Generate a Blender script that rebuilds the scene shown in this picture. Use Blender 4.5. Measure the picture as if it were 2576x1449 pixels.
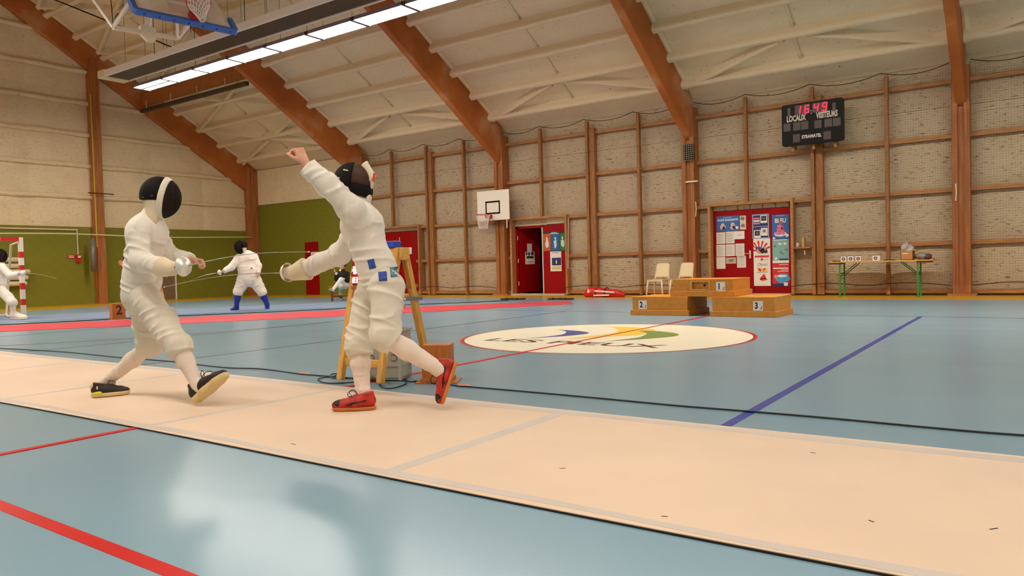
import bpy, math, random
import numpy as np
from mathutils import Vector, Matrix

# ------------------------------------------------------------------ camera, world, light, exposure
SC = bpy.context.scene
COL = SC.collection
for o in list(bpy.data.objects):
    bpy.data.objects.remove(o)
IMW, IMH, FPX = 2576, 1449, 1868.57
YAW, PITCH, ROLL = 0.6148, -0.0297, -0.0268
EYE = Vector((0, 0, 0.9))
_fw = Vector((-math.sin(YAW) * math.cos(PITCH), math.cos(YAW) * math.cos(PITCH), math.sin(PITCH)))
_r0 = Vector((math.cos(YAW), math.sin(YAW), 0))
_u0 = _r0.cross(_fw)
_rt = _r0 * math.cos(ROLL) + _u0 * math.sin(ROLL)
_up = -_r0 * math.sin(ROLL) + _u0 * math.cos(ROLL)
cd = bpy.data.cameras.new('camera')
cd.sensor_width = 36
cd.lens = FPX / IMW * 36
cd.clip_end = 200
cam = bpy.data.objects.new('camera', cd)
M3 = Matrix((_rt, _up, -_fw)).transposed()
cam.matrix_world = Matrix.Translation(EYE) @ M3.to_4x4()
COL.objects.link(cam)
SC.camera = cam
SC.view_settings.view_transform = 'Standard'
SC.view_settings.look = 'None'
SC.view_settings.gamma = 1
SC.view_settings.use_curve_mapping = False
SC.view_settings.exposure = 0.55
LAMP_STRENGTH = 24.0
LAMP_COLOR = (1.0, 0.91, 0.80)
wd = bpy.data.worlds.new('world')
SC.world = wd
wd.use_nodes = True
wd.node_tree.nodes['Background'].inputs[0].default_value = (0.5, 0.55, 0.6, 1)
wd.node_tree.nodes['Background'].inputs[1].default_value = 0.05

# ------------------------------------------------------------------ the hall's measures
XL, XR, YB, YF = -26.15, 17.45, 18.91, -2.65
YRIDGE = 8.13
FRAMES = [-26.02, -19.65, -13.53, -7.41, -1.30, 4.82, 10.93, 17.30]
SLOPE = 0.578
def zpurlin(y): return 4.81 + SLOPE * (YB - (y if y > YRIDGE else 2 * YRIDGE - y))
DECK = 0.27

def ray(px, py):
    return _fw + _rt * ((px - IMW / 2) / FPX) - _up * ((py - IMH / 2) / FPX)
def aY(px, py, y): d = ray(px, py); return EYE + d * (y / d.y)
def aX(px, py, x): d = ray(px, py); return EYE + d * (x / d.x)
def aZ(px, py, z=0.0): d = ray(px, py); return EYE + d * ((z - EYE.z) / d.z)
def aD(px, py, dep): return EYE + ray(px, py) * dep

# ------------------------------------------------------------------ materials
MATS = {}
def nodes_of(name):
    m = bpy.data.materials.new(name)
    m.use_nodes = True
    return m, m.node_tree.nodes, m.node_tree.links, m.node_tree.nodes['Principled BSDF']
def srgb(r, g, b):
    return tuple(((c / 255) / 12.92 if c / 255 < 0.04045 else ((c / 255 + 0.055) / 1.055) ** 2.4) for c in (r, g, b))
def mat(name, col, rough=0.6, var=0.0, vscale=3.0, bump=0.0, bscale=40.0, stretch=(1, 1, 1), metal=0.0, spec=0.5, emit=0, alpha=1.0, coat=0.0, col2=None, detail=4):
    if name in MATS: return MATS[name]
    m, N, L, P = nodes_of(name)
    c = srgb(*col)
    P.inputs['Base Color'].default_value = (*c, 1)
    P.inputs['Roughness'].default_value = rough
    P.inputs['Metallic'].default_value = metal
    P.inputs['Specular IOR Level'].default_value = spec
    P.inputs['Coat Weight'].default_value = coat
    P.inputs['Alpha'].default_value = alpha
    if emit:
        P.inputs['Emission Color'].default_value = (*c, 1)
        P.inputs['Emission Strength'].default_value = emit
    if var or bump or col2:
        tc = N.new('ShaderNodeTexCoord'); mp = N.new('ShaderNodeMapping')
        mp.inputs['Scale'].default_value = stretch
        L.new(tc.outputs['Object'], mp.inputs['Vector'])
        if var or col2:
            nz = N.new('ShaderNodeTexNoise'); nz.inputs['Scale'].default_value = vscale; nz.inputs['Detail'].default_value = detail
            L.new(mp.outputs[0], nz.inputs['Vector'])
            rp = N.new('ShaderNodeValToRGB')
            k = srgb(*col2) if col2 else tuple(x * (1 - var) for x in c)
            rp.color_ramp.elements[0].position = 0.35; rp.color_ramp.elements[0].color = (*k, 1)
            rp.color_ramp.elements[1].position = 0.65; rp.color_ramp.elements[1].color = (*(c if col2 else tuple(min(1, x * (1 + var * 0.5)) for x in c)), 1)
            L.new(nz.outputs['Fac'], rp.inputs['Fac']); L.new(rp.outputs['Color'], P.inputs['Base Color'])
        if bump:
            nb = N.new('ShaderNodeTexNoise'); nb.inputs['Scale'].default_value = bscale; nb.inputs['Detail'].default_value = 5
            L.new(mp.outputs[0], nb.inputs['Vector'])
            bp = N.new('ShaderNodeBump'); bp.inputs['Strength'].default_value = min(1, bump); bp.inputs['Distance'].default_value = 0.02
            L.new(nb.outputs['Fac'], bp.inputs['Height']); L.new(bp.outputs[0], P.inputs['Normal'])
    MATS[name] = m
    return m

def wood(name, col, col2, stretch, rough=0.55, vscale=6.0):
    return mat(name, col, rough, col2=col2, vscale=vscale, stretch=stretch, bump=0.12, bscale=25)

def foam_wall(name, col, dash):
    """sprayed insulation: lumpy, with crevice shade painted as short dark horizontal dashes"""
    m, N, L, P = nodes_of(name)
    P.inputs['Roughness'].default_value = 0.9
    P.inputs['Specular IOR Level'].default_value = 0.1
    tc = N.new('ShaderNodeTexCoord')
    mp = N.new('ShaderNodeMapping'); mp.inputs['Scale'].default_value = (9, 9, 40)
    L.new(tc.outputs['Object'], mp.inputs['Vector'])
    n1 = N.new('ShaderNodeTexNoise'); n1.inputs['Scale'].default_value = 1.0; n1.inputs['Detail'].default_value = 3; n1.inputs['Distortion'].default_value = 0.6
    L.new(mp.outputs[0], n1.inputs['Vector'])
    r1 = N.new('ShaderNodeValToRGB')
    r1.color_ramp.elements[0].position = 0.27; r1.color_ramp.elements[0].color = (*srgb(*dash), 1)
    r1.color_ramp.elements[1].position = 0.42; r1.color_ramp.elements[1].color = (*srgb(*col), 1)
    L.new(n1.outputs['Fac'], r1.inputs['Fac'])
    n2 = N.new('ShaderNodeTexNoise'); n2.inputs['Scale'].default_value = 2.2; n2.inputs['Detail'].default_value = 6
    L.new(tc.outputs['Object'], n2.inputs['Vector'])
    mx = N.new('ShaderNodeMixRGB'); mx.blend_type = 'MULTIPLY'; mx.inputs[0].default_value = 0.2
    L.new(r1.outputs[0], mx.inputs[1]); L.new(n2.outputs['Fac'], mx.inputs[2])
    L.new(mx.outputs[0], P.inputs['Base Color'])
    ad = N.new('ShaderNodeMath'); ad.operation = 'ADD'
    L.new(n1.outputs['Fac'], ad.inputs[0]); L.new(n2.outputs['Fac'], ad.inputs[1])
    bp = N.new('ShaderNodeBump'); bp.inputs['Strength'].default_value = 0.7; bp.inputs['Distance'].default_value = 0.03
    L.new(ad.outputs[0], bp.inputs['Height']); L.new(bp.outputs[0], P.inputs['Normal'])
    MATS[name] = m
    return m

def foam_roof(name, col, speck):
    m, N, L, P = nodes_of(name)
    P.inputs['Roughness'].default_value = 0.9
    P.inputs['Specular IOR Level'].default_value = 0.1
    tc = N.new('ShaderNodeTexCoord')
    n0 = N.new('ShaderNodeTexNoise'); n0.inputs['Scale'].default_value = 0.8; n0.inputs['Detail'].default_value = 5
    n1 = N.new('ShaderNodeTexNoise'); n1.inputs['Scale'].default_value = 14; n1.inputs['Detail'].default_value = 3
    n2 = N.new('ShaderNodeTexNoise'); n2.inputs['Scale'].default_value = 38; n2.inputs['Detail'].default_value = 4
    for n in (n0, n1, n2): L.new(tc.outputs['Object'], n.inputs['Vector'])
    r1 = N.new('ShaderNodeValToRGB')
    r1.color_ramp.elements[0].position = 0.22; r1.color_ramp.elements[0].color = (*srgb(*speck), 1)
    r1.color_ramp.elements[1].position = 0.34; r1.color_ramp.elements[1].color = (*srgb(*col), 1)
    L.new(n1.outputs['Fac'], r1.inputs['Fac'])
    mx = N.new('ShaderNodeMixRGB'); mx.blend_type = 'MULTIPLY'; mx.inputs[0].default_value = 0.15
    L.new(r1.outputs[0], mx.inputs[1]); L.new(n0.outputs['Fac'], mx.inputs[2])
    L.new(mx.outputs[0], P.inputs['Base Color'])
    bp = N.new('ShaderNodeBump'); bp.inputs['Strength'].default_value = 0.55; bp.inputs['Distance'].default_value = 0.02
    L.new(n2.outputs['Fac'], bp.inputs['Height']); L.new(bp.outputs[0], P.inputs['Normal'])
    MATS[name] = m
    return m

def floor_mat():
    m, N, L, P = nodes_of('blue sports floor')
    tc = N.new('ShaderNodeTexCoord')
    n0 = N.new('ShaderNodeTexNoise'); n0.inputs['Scale'].default_value = 0.35; n0.inputs['Detail'].default_value = 2
    L.new(tc.outputs['Object'], n0.inputs['Vector'])
    r = N.new('ShaderNodeValToRGB')
    r.color_ramp.elements[0].position = 0.3; r.color_ramp.elements[0].color = (*srgb(124, 160, 180), 1)
    r.color_ramp.elements[1].position = 0.7; r.color_ramp.elements[1].color = (*srgb(134, 169, 188), 1)
    L.new(n0.outputs['Fac'], r.inputs['Fac']); L.new(r.outputs[0], P.inputs['Base Color'])
    # scuffs change the gloss a little
    mp = N.new('ShaderNodeMapping'); mp.inputs['Scale'].default_value = (0.5, 3.0, 1); mp.inputs['Rotation'].default_value = (0, 0, 0.6)
    n1 = N.new('ShaderNodeTexNoise'); n1.inputs['Scale'].default_value = 0.7; n1.inputs['Detail'].default_value = 1
    L.new(tc.outputs['Object'], mp.inputs['Vector']); L.new(mp.outputs[0], n1.inputs['Vector'])
    mr = N.new('ShaderNodeMapRange'); mr.inputs['To Min'].default_value = 0.19; mr.inputs['To Max'].default_value = 0.26
    L.new(n1.outputs['Fac'], mr.inputs['Value']); L.new(mr.outputs[0], P.inputs['Roughness'])
    n2 = N.new('ShaderNodeTexNoise'); n2.inputs['Scale'].default_value = 2.5; n2.inputs['Detail'].default_value = 2
    L.new(tc.outputs['Object'], n2.inputs['Vector'])
    bp = N.new('ShaderNodeBump'); bp.inputs['Strength'].default_value = 0.015; bp.inputs['Distance'].default_value = 0.02
    L.new(n2.outputs['Fac'], bp.inputs['Height']); L.new(bp.outputs[0], P.inputs['Normal'])
    P.inputs['Specular IOR Level'].default_value = 0.36
    MATS['floor'] = m
    return m

def dusty_beam():
    """laminated timber with pale overspray patches"""
    m, N, L, P = nodes_of('glulam_run'); P.inputs['Roughness'].default_value = 0.6
    tc = N.new('ShaderNodeTexCoord'); nz = N.new('ShaderNodeTexNoise'); nz.inputs['Scale'].default_value = 0.9; nz.inputs['Detail'].default_value = 6
    L.new(tc.outputs['Object'], nz.inputs['Vector']); r = N.new('ShaderNodeValToRGB'); e = r.color_ramp.elements
    e[0].position = 0.30; e[0].color = (*srgb(164, 88, 36), 1); e[1].position = 0.78; e[1].color = (*srgb(206, 168, 128), 1)
    k = e.new(0.56); k.color = (*srgb(188, 108, 46), 1)
    L.new(nz.outputs['Fac'], r.inputs['Fac']); L.new(r.outputs[0], P.inputs['Base Color']); MATS['glulam_run'] = m

# ------------------------------------------------------------------ mesh helpers
def world_of(o):
    m = o.matrix_basis.copy()
    while o.parent:
        m = o.parent.matrix_basis @ o.matrix_parent_inverse @ m if False else (o.parent.matrix_basis @ (o.matrix_parent_inverse @ m))
        o = o.parent
    return m
def link(o, parent=None):
    COL.objects.link(o)
    if parent is not None:
        o.parent = parent
        o.matrix_parent_inverse = world_of(parent).inverted()
    return o
def tag(o, label=None, cat=None, group=None, kind=None):
    if label: o['label'] = label
    if cat: o['category'] = cat
    if group: o['group'] = group
    if kind: o['kind'] = kind
    return o
def thing(name, label, cat, loc=(0, 0, 0), group=None):
    o = bpy.data.objects.new(name, None)
    o.empty_display_size = 0.1
    o.location = loc
    COL.objects.link(o)
    return tag(o, label, cat, group)
def frame_to(axis):
    """rotation whose Z is axis"""
    a = Vector(axis).normalized()
    return a.to_track_quat('Z', 'Y').to_matrix()

class MB:
    def __init__(s): s.v = []; s.f = []
    def add(s, vs, fs):
        b = len(s.v); s.v += [tuple(v) for v in vs]; s.f += [tuple(i + b for i in f) for f in fs]; return s
    def box(s, lo, hi):
        x0, y0, z0 = lo; x1, y1, z1 = hi
        return s.add([(x0, y0, z0), (x1, y0, z0), (x1, y1, z0), (x0, y1, z0), (x0, y0, z1), (x1, y0, z1), (x1, y1, z1), (x0, y1, z1)],
                     [(0, 3, 2, 1), (4, 5, 6, 7), (0, 1, 5, 4), (1, 2, 6, 5), (2, 3, 7, 6), (3, 0, 4, 7)])
    def cbox(s, c, size, R=None):
        h = [x / 2 for x in size]; R = R or Matrix.Identity(3); c = Vector(c)
        vs = [c + R @ Vector((sx * h[0], sy * h[1], sz * h[2])) for sz in (-1, 1) for sx, sy in ((-1, -1), (1, -1), (1, 1), (-1, 1))]
        return s.add(vs, [(0, 3, 2, 1), (4, 5, 6, 7), (0, 1, 5, 4), (1, 2, 6, 5), (2, 3, 7, 6), (3, 0, 4, 7)])
    def beam(s, a, b, w, h, up=(0, 0, 1)):
        a = Vector(a); b = Vector(b); d = (b - a); z = d.normalized(); x = z.cross(Vector(up)).normalized(); y = x.cross(z)
        R = Matrix((x, y, z)).transposed()
        return s.cbox((a + b) / 2, (w, h, d.length), R)
    def tube(s, path, r, n=8, closed=False, caps=True):
        P = [Vector(p) for p in path]; m = len(P)
        rr = r if hasattr(r, '__len__') else [r] * m
        b = len(s.v); prev = None
        for i, p in enumerate(P):
            if closed: t = P[(i + 1) % m] - P[i - 1]
            else: t = P[min(i + 1, m - 1)] - P[max(i - 1, 0)]
            t = t.normalized() if t.length > 1e-9 else Vector((0, 0, 1))
            if prev is None:
                x = t.orthogonal().normalized()
            else:
                x = (prev - t * prev.dot(t)); x = x.normalized() if x.length > 1e-6 else t.orthogonal().normalized()
            prev = x; y = t.cross(x)
            for k in range(n):
                a = 2 * math.pi * k / n
                s.v.append(tuple(p + (x * math.cos(a) + y * math.sin(a)) * rr[i]))
        for i in range(m if closed else m - 1):
            j = (i + 1) % m
            for k in range(n):
                l = (k + 1) % n
                s.f.append((b + i * n + k, b + i * n + l, b + j * n + l, b + j * n + k))
        if caps and not closed:
            s.f.append(tuple(b + k for k in reversed(range(n)))); s.f.append(tuple(b + (m - 1) * n + k for k in range(n)))
        return s
    def lathe(s, prof, n=24, c=(0, 0, 0), R=None):
        c = Vector(c); R = R or Matrix.Identity(3); b = len(s.v); m = len(prof)
        for r, z in prof:
            for k in range(n):
                a = 2 * math.pi * k / n
                s.v.append(tuple(c + R @ Vector((r * math.cos(a), r * math.sin(a), z))))
        for i in range(m - 1):
            for k in range(n):
                l = (k + 1) % n
                s.f.append((b + i * n + k, b + i * n + l, b + (i + 1) * n + l, b + (i + 1) * n + k))
        return s
    def prism(s, poly, z0, z1, fn=None):
        """polygon in (u, v), extruded z0..z1, mapped by fn((u, v, w))"""
        fn = fn or (lambda p: p); n = len(poly)
        vs = [fn((u, v, z0)) for u, v in poly] + [fn((u, v, z1)) for u, v in poly]
        fs = [tuple(reversed(range(n))), tuple(range(n, 2 * n))] + [(i, (i + 1) % n, n + (i + 1) % n, n + i) for i in range(n)]
        return s.add(vs, fs)
    def build(s, name, m, parent=None, smooth=False, bevel=0.0, seg=2, sub=0):
        me = bpy.data.meshes.new(name); me.from_pydata([tuple(v) for v in s.v], [], s.f); me.update()
        return mesh_obj(name, me, m, parent, smooth, bevel, seg, sub)

def mesh_obj(name, me, m, parent=None, smooth=False, bevel=0.0, seg=2, sub=0):
    if m is not None and not me.materials: me.materials.append(m if not isinstance(m, str) else MATS[m])
    if smooth:
        me.polygons.foreach_set('use_smooth', [True] * len(me.polygons))
    o = bpy.data.objects.new(name, me); link(o, parent)
    if bevel:
        b = o.modifiers.new('bevel', 'BEVEL'); b.width = bevel; b.segments = seg; b.limit_method = 'ANGLE'
    if sub:
        b = o.modifiers.new('sub', 'SUBSURF'); b.levels = sub; b.render_levels = sub
    return o
def inst(name, src, loc=(0, 0, 0), parent=None, rz=0.0):
    o = bpy.data.objects.new(name, src.data)
    o.location = loc; o.rotation_euler[2] = rz
    COL.objects.link(o)
    if parent is not None: o.parent = parent; o.matrix_parent_inverse = world_of(parent).inverted()
    for md in src.modifiers:
        if md.type == 'BEVEL':
            b = o.modifiers.new('bevel', 'BEVEL'); b.width = md.width; b.segments = md.segments; b.limit_method = 'ANGLE'
    return o
def structure(o): o['kind'] = 'structure'; return o

def text_mesh(body, size=1.0, extrude=0.002, sx=1.0, shear=0.0, spacing=1.0, bold=0.0):
    cu = bpy.data.curves.new('t', 'FONT'); cu.body = body; cu.size = size; cu.extrude = extrude; cu.align_x = 'CENTER'; cu.align_y = 'CENTER'
    cu.shear = shear; cu.space_character = spacing; cu.offset = bold; cu.resolution_u = 3
    ob = bpy.data.objects.new('t', cu); COL.objects.link(ob)
    dg = bpy.context.evaluated_depsgraph_get()
    me = bpy.data.meshes.new_from_object(ob.evaluated_get(dg))
    bpy.data.objects.remove(ob)
    for v in me.vertices: v.co.x *= sx
    me.materials.clear()
    return me
def text_on(name, body, m, parent, origin, right, up, size, sx=1.0, extrude=0.002, shear=0.0, spacing=1.0, bold=0.0, mirror=False):
    me = text_mesh(body, size, extrude, sx, shear, spacing, bold)
    r = Vector(right).normalized(); u = Vector(up).normalized(); n = r.cross(u)
    if mirror: r = -r
    T = Matrix((r, u, n)).transposed().to_4x4(); T.translation = Vector(origin)
    me.transform(T)
    if mirror: me.flip_normals()
    me.name = name
    return mesh_obj(name, me, m, parent)
# ------------------------------------------------------------------ signed-distance bodies and cloth
def _n(v): v = np.asarray(v, float); return v / (np.linalg.norm(v) + 1e-12)
def A3(v): return np.array([v[0], v[1], v[2]], float)
def cone(a, b, ra, rb, k=0.02, wr=0.0, wl=0.05, ph=0.0, flat=None):
    return dict(t='cone', a=A3(a), b=A3(b), ra=ra, rb=rb, k=k, wr=wr, wl=wl, ph=ph, flat=flat)
def ell(c, r, R=None, k=0.02):
    return dict(t='ell', c=A3(c), r=np.array(r, float), R=np.eye(3) if R is None else np.array(R, float), k=k)
def rbox(c, h, rad, R=None, k=0.01):
    return dict(t='rbox', c=A3(c), h=np.array(h, float), rad=rad, R=np.eye(3) if R is None else np.array(R, float), k=k)
def cut(o, n): return dict(t='cut', o=A3(o), n=_n(n))          # keeps the side n points away from
def lcut(o, n, rad): return dict(t='lcut', o=A3(o), n=_n(n), rad=rad)   # the same, only within rad of o
def _bounds(p):
    if p['t'] == 'cone':
        r = max(p['ra'], p['rb']) * (1.5 if p['flat'] is not None else 1.0) + p['wr']
        return np.minimum(p['a'], p['b']) - r, np.maximum(p['a'], p['b']) + r
    if p['t'] == 'ell': r = p['r'].max(); return p['c'] - r, p['c'] + r
    if p['t'] == 'rbox': r = np.linalg.norm(p['h']) + p['rad']; return p['c'] - r, p['c'] + r
def _dist(p, X, Y, Z):
    if p['t'] == 'cone':
        a, ab = p['a'], p['b'] - p['a']; L = np.linalg.norm(ab) + 1e-9
        dx, dy, dz = X - a[0], Y - a[1], Z - a[2]
        t = np.clip((dx * ab[0] + dy * ab[1] + dz * ab[2]) / L ** 2, 0, 1)
        ex, ey, ez = dx - t * ab[0], dy - t * ab[1], dz - t * ab[2]
        if p['flat'] is not None:
            ax, fac = p['flat']; ax = _n(ax); w = ex * ax[0] + ey * ax[1] + ez * ax[2]
            ex, ey, ez = ex + w * (fac - 1) * ax[0], ey + w * (fac - 1) * ax[1], ez + w * (fac - 1) * ax[2]
        d = np.sqrt(ex * ex + ey * ey + ez * ez)
        r = p['ra'] + (p['rb'] - p['ra']) * t
        if p['wr']:
            pv = np.cross(ab / L, [0.3, 0.5, 0.8]); pv = _n(pv); qv = np.cross(ab / L, pv)
            u = (ex * pv[0] + ey * pv[1] + ez * pv[2]) / (d + 1e-6); w = (ex * qv[0] + ey * qv[1] + ez * qv[2]) / (d + 1e-6)
            th = np.arctan2(w, u); s = t * L / p['wl'] * 2 * np.pi; ph = p['ph']
            e1 = np.clip(0.5 + 0.9 * np.sin(0.37 * s + th + ph * 2.1), 0, 1); e2 = np.clip(0.4 + 0.9 * np.sin(0.29 * s - th + ph * 3.7 + 1.9), 0, 1)
            f1 = (1 - np.abs(np.sin(0.5 * (s + 2 * th + 1.6 * np.sin(0.41 * s + th + ph) + ph)))) ** 1.6
            f2 = (1 - np.abs(np.sin(0.5 * (0.8 * s - 2 * th + 1.4 * np.sin(0.33 * s + 2 * th - ph) + 2.3 * ph)))) ** 1.6
            r = r + p['wr'] * (1.9 * f1 * e1 + 1.6 * f2 * e2 - 0.9 + 0.5 * np.sin(0.21 * s + 2 * th + ph))
        return d - r
    q = np.stack([X - p['c'][0] + 0 * Y + 0 * Z, Y - p['c'][1] + 0 * X + 0 * Z, Z - p['c'][2] + 0 * X + 0 * Y], -1) @ p['R']
    if p['t'] == 'ell':
        k0 = np.linalg.norm(q / p['r'], axis=-1); k1 = np.linalg.norm(q / p['r'] ** 2, axis=-1)
        return k0 * (k0 - 1) / (k1 + 1e-9)
    w = np.abs(q) - p['h']
    return np.linalg.norm(np.maximum(w, 0), axis=-1) + np.minimum(w.max(-1), 0) - p['rad']

def sdf_mesh(name, prims, res=0.008, relax=1):
    ps = [p for p in prims if p['t'] in ('cone', 'ell', 'rbox')]
    lo = np.min([_bounds(p)[0] for p in ps], 0) - 3 * res - 0.02; hi = np.max([_bounds(p)[1] for p in ps], 0) + 3 * res + 0.02
    n = np.ceil((hi - lo) / res).astype(int) + 1
    ax = [lo[i] + res * np.arange(n[i]) for i in range(3)]
    D = np.full(n, 0.5)
    def sub(l, h):
        i0 = np.clip(np.floor((l - lo) / res).astype(int), 0, n - 1); i1 = np.clip(np.ceil((h - lo) / res).astype(int) + 1, 1, n)
        return tuple(slice(i0[i], i1[i]) for i in range(3)), [ax[i][i0[i]:i1[i]] for i in range(3)]
    for p in prims:
        if p['t'] == 'cut':
            X, Y, Z = ax[0][:, None, None], ax[1][None, :, None], ax[2][None, None, :]
            D = np.maximum(D, (X - p['o'][0]) * p['n'][0] + (Y - p['o'][1]) * p['n'][1] + (Z - p['o'][2]) * p['n'][2]); continue
        if p['t'] == 'lcut':
            sl, (x, y, z) = sub(p['o'] - p['rad'], p['o'] + p['rad'])
            X, Y, Z = x[:, None, None], y[None, :, None], z[None, None, :]
            dx, dy, dz = X - p['o'][0], Y - p['o'][1], Z - p['o'][2]
            pl = dx * p['n'][0] + dy * p['n'][1] + dz * p['n'][2]
            inside = (dx * dx + dy * dy + dz * dz) < p['rad'] ** 2
            D[sl] = np.where(inside, np.maximum(D[sl], pl), D[sl]); continue
        l, h = _bounds(p); mg = p['k'] + 3 * res
        sl, (x, y, z) = sub(l - mg, h + mg)
        d = _dist(p, x[:, None, None], y[None, :, None], z[None, None, :])
        k = p['k']; D0 = D[sl]
        hh = np.clip(0.5 + 0.5 * (D0 - d) / k, 0, 1)
        D[sl] = D0 * (1 - hh) + d * hh - k * hh * (1 - hh)
    ins = D < 0
    c = np.zeros(n - 1, np.int8)
    offs = [(i, j, k) for i in (0, 1) for j in (0, 1) for k in (0, 1)]
    for i, j, k in offs: c += ins[i:n[0] - 1 + i, j:n[1] - 1 + j, k:n[2] - 1 + k]
    act = (c > 0) & (c < 8)
    idx = np.argwhere(act)
    gid = -np.ones(n - 1, np.int64); gid[act] = np.arange(len(idx))
    acc = np.zeros((len(idx), 3)); cnt = np.zeros(len(idx))
    E = [(a, b) for a in offs for b in offs if sum(abs(u - v) for u, v in zip(a, b)) == 1 and a < b]
    for a, b in E:
        ia = idx + a; ib = idx + b
        da = D[ia[:, 0], ia[:, 1], ia[:, 2]]; db = D[ib[:, 0], ib[:, 1], ib[:, 2]]
        m = (da < 0) != (db < 0)
        t = da[m] / (da[m] - db[m])
        acc[m] += ia[m] + (ib[m] - ia[m]) * t[:, None]; cnt[m] += 1
    V = lo + res * acc / cnt[:, None]
    F = []
    for axn in range(3):
        u, w = (axn + 1) % 3, (axn + 2) % 3
        s0 = [slice(1, -1)] * 3; s0[axn] = slice(0, n[axn] - 1)
        s1 = [slice(1, -1)] * 3; s1[axn] = slice(1, n[axn])
        i0 = ins[tuple(s0)]; i1 = ins[tuple(s1)]
        for flip, m in ((False, i0 & ~i1), (True, ~i0 & i1)):
            e = np.argwhere(m)
            if not len(e): continue
            e[:, u] += 1; e[:, w] += 1
            du = np.zeros(3, int); du[u] = 1; dw = np.zeros(3, int); dw[w] = 1
            q = [gid[tuple((e - du - dw).T)], gid[tuple((e - dw).T)], gid[tuple(e.T)], gid[tuple((e - du).T)]]
            if flip: q = q[::-1]
            F.append(np.stack(q, 1))
    F = np.concatenate(F)
    for _ in range(relax):
        acc = np.zeros_like(V); cnt = np.zeros(len(V))
        for a, b in ((0, 1), (1, 2), (2, 3), (3, 0)):
            for i, j in ((a, b), (b, a)): 
                for c in range(3): acc[:, c] += np.bincount(F[:, i], V[F[:, j], c], len(V))
                cnt += np.bincount(F[:, i], minlength=len(V))
        V = 0.4 * V + 0.6 * acc / np.maximum(cnt, 1)[:, None]
    me = bpy.data.meshes.new(name)
    me.vertices.add(len(V)); me.vertices.foreach_set('co', V.astype(np.float32).ravel())
    me.loops.add(F.size); me.loops.foreach_set('vertex_index', F.ravel().astype(np.int32))
    me.polygons.add(len(F)); me.polygons.foreach_set('loop_start', np.arange(0, F.size, 4, dtype=np.int32))
    me.polygons.foreach_set('loop_total', np.full(len(F), 4, np.int32))
    me.polygons.foreach_set('use_smooth', np.ones(len(F), bool))
    me.update(calc_edges=True); me.validate()
    return me
def sdf_obj(name, prims, m, parent=None, res=0.008):
    return mesh_obj(name, sdf_mesh(name, prims, res, 3 if name in ('jacket', 'breeches', 'glove') else 1), m, parent)

def basis(f, u):
    """columns: forward, side (left), up"""
    f = _n(f); u = np.asarray(u, float); u = _n(u - f * np.dot(u, f)); s = np.cross(u, f)
    return np.stack([f, s, u], 1)

def spline(P, n=6):
    P = [Vector(p) for p in P]; out = []
    for i in range(len(P) - 1):
        p0 = P[max(0, i - 1)]; p1 = P[i]; p2 = P[i + 1]; p3 = P[min(len(P) - 1, i + 2)]
        for k in range(n):
            s = k / n; out.append(0.5 * ((2 * p1) + (p2 - p0) * s + (2 * p0 - 5 * p1 + 4 * p2 - p3) * s * s + (3 * p1 - p0 - 3 * p2 + p3) * s ** 3))
    return out + [P[-1]]

def hand_prims(w, d, n, side, curl=1.0, L=0.165, fat=0.0, thumb=1.0, spread=0.0):
    """w wrist, d along the hand, n where the palm looks, side towards the thumb"""
    w = A3(w); d = _n(d); n = np.asarray(n, float); n = _n(n - d * np.dot(n, d)); sd = np.cross(n, d)
    if np.dot(sd, side) < 0: sd = -sd
    s = L / 0.175; out = []
    out.append(cone(w - d * 0.02, w + d * 0.03 * s, 0.024 * s + fat, 0.027 * s + fat, 0.012))
    for o in (-0.027, -0.009, 0.009, 0.027):
        out.append(cone(w + d * 0.018 * s + sd * o * 0.75 * s, w + d * 0.085 * s + sd * o * s, 0.0145 * s + fat, 0.0125 * s + fat, 0.008))
    for o, ln in ((0.030, 0.072), (0.0105, 0.080), (-0.0095, 0.075), (-0.029, 0.058)):
        p = w + d * 0.085 * s + sd * o * s; th = 0.0; dd = _n(d + sd * o * spread * 8)
        for seg, (frac, bend) in enumerate(((0.45, 1.25), (0.32, 1.45), (0.23, 0.9))):
            th += curl * bend
            q = p + (dd * math.cos(th) + n * math.sin(th)) * ln * frac * s
            r = (0.0092, 0.0084, 0.0076)[seg] * s + fat; r2 = (0.0086, 0.0078, 0.0066)[seg] * s + fat
            out.append(cone(p, q, r, r2, 0.003)); p = q
    p = w + d * 0.022 * s + sd * 0.024 * s + n * 0.006 * s
    dirs = [_n(d * 0.75 + sd * 0.75 + n * 0.35), _n(d * 0.9 + sd * (0.25 - 0.35 * curl * thumb) + n * (0.35 + 0.4 * curl * thumb)), _n(d * 0.7 - sd * (0.55 * curl * thumb) + n * (0.35 + 0.3 * curl * thumb))]
    for v, ln, r in zip(dirs, (0.042, 0.034, 0.027), (0.0125, 0.0098, 0.0088)):
        q = p + v * ln * s; out.append(cone(p, q, r * s + fat, r * 0.9 * s + fat, 0.004)); p = q
    return out

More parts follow.
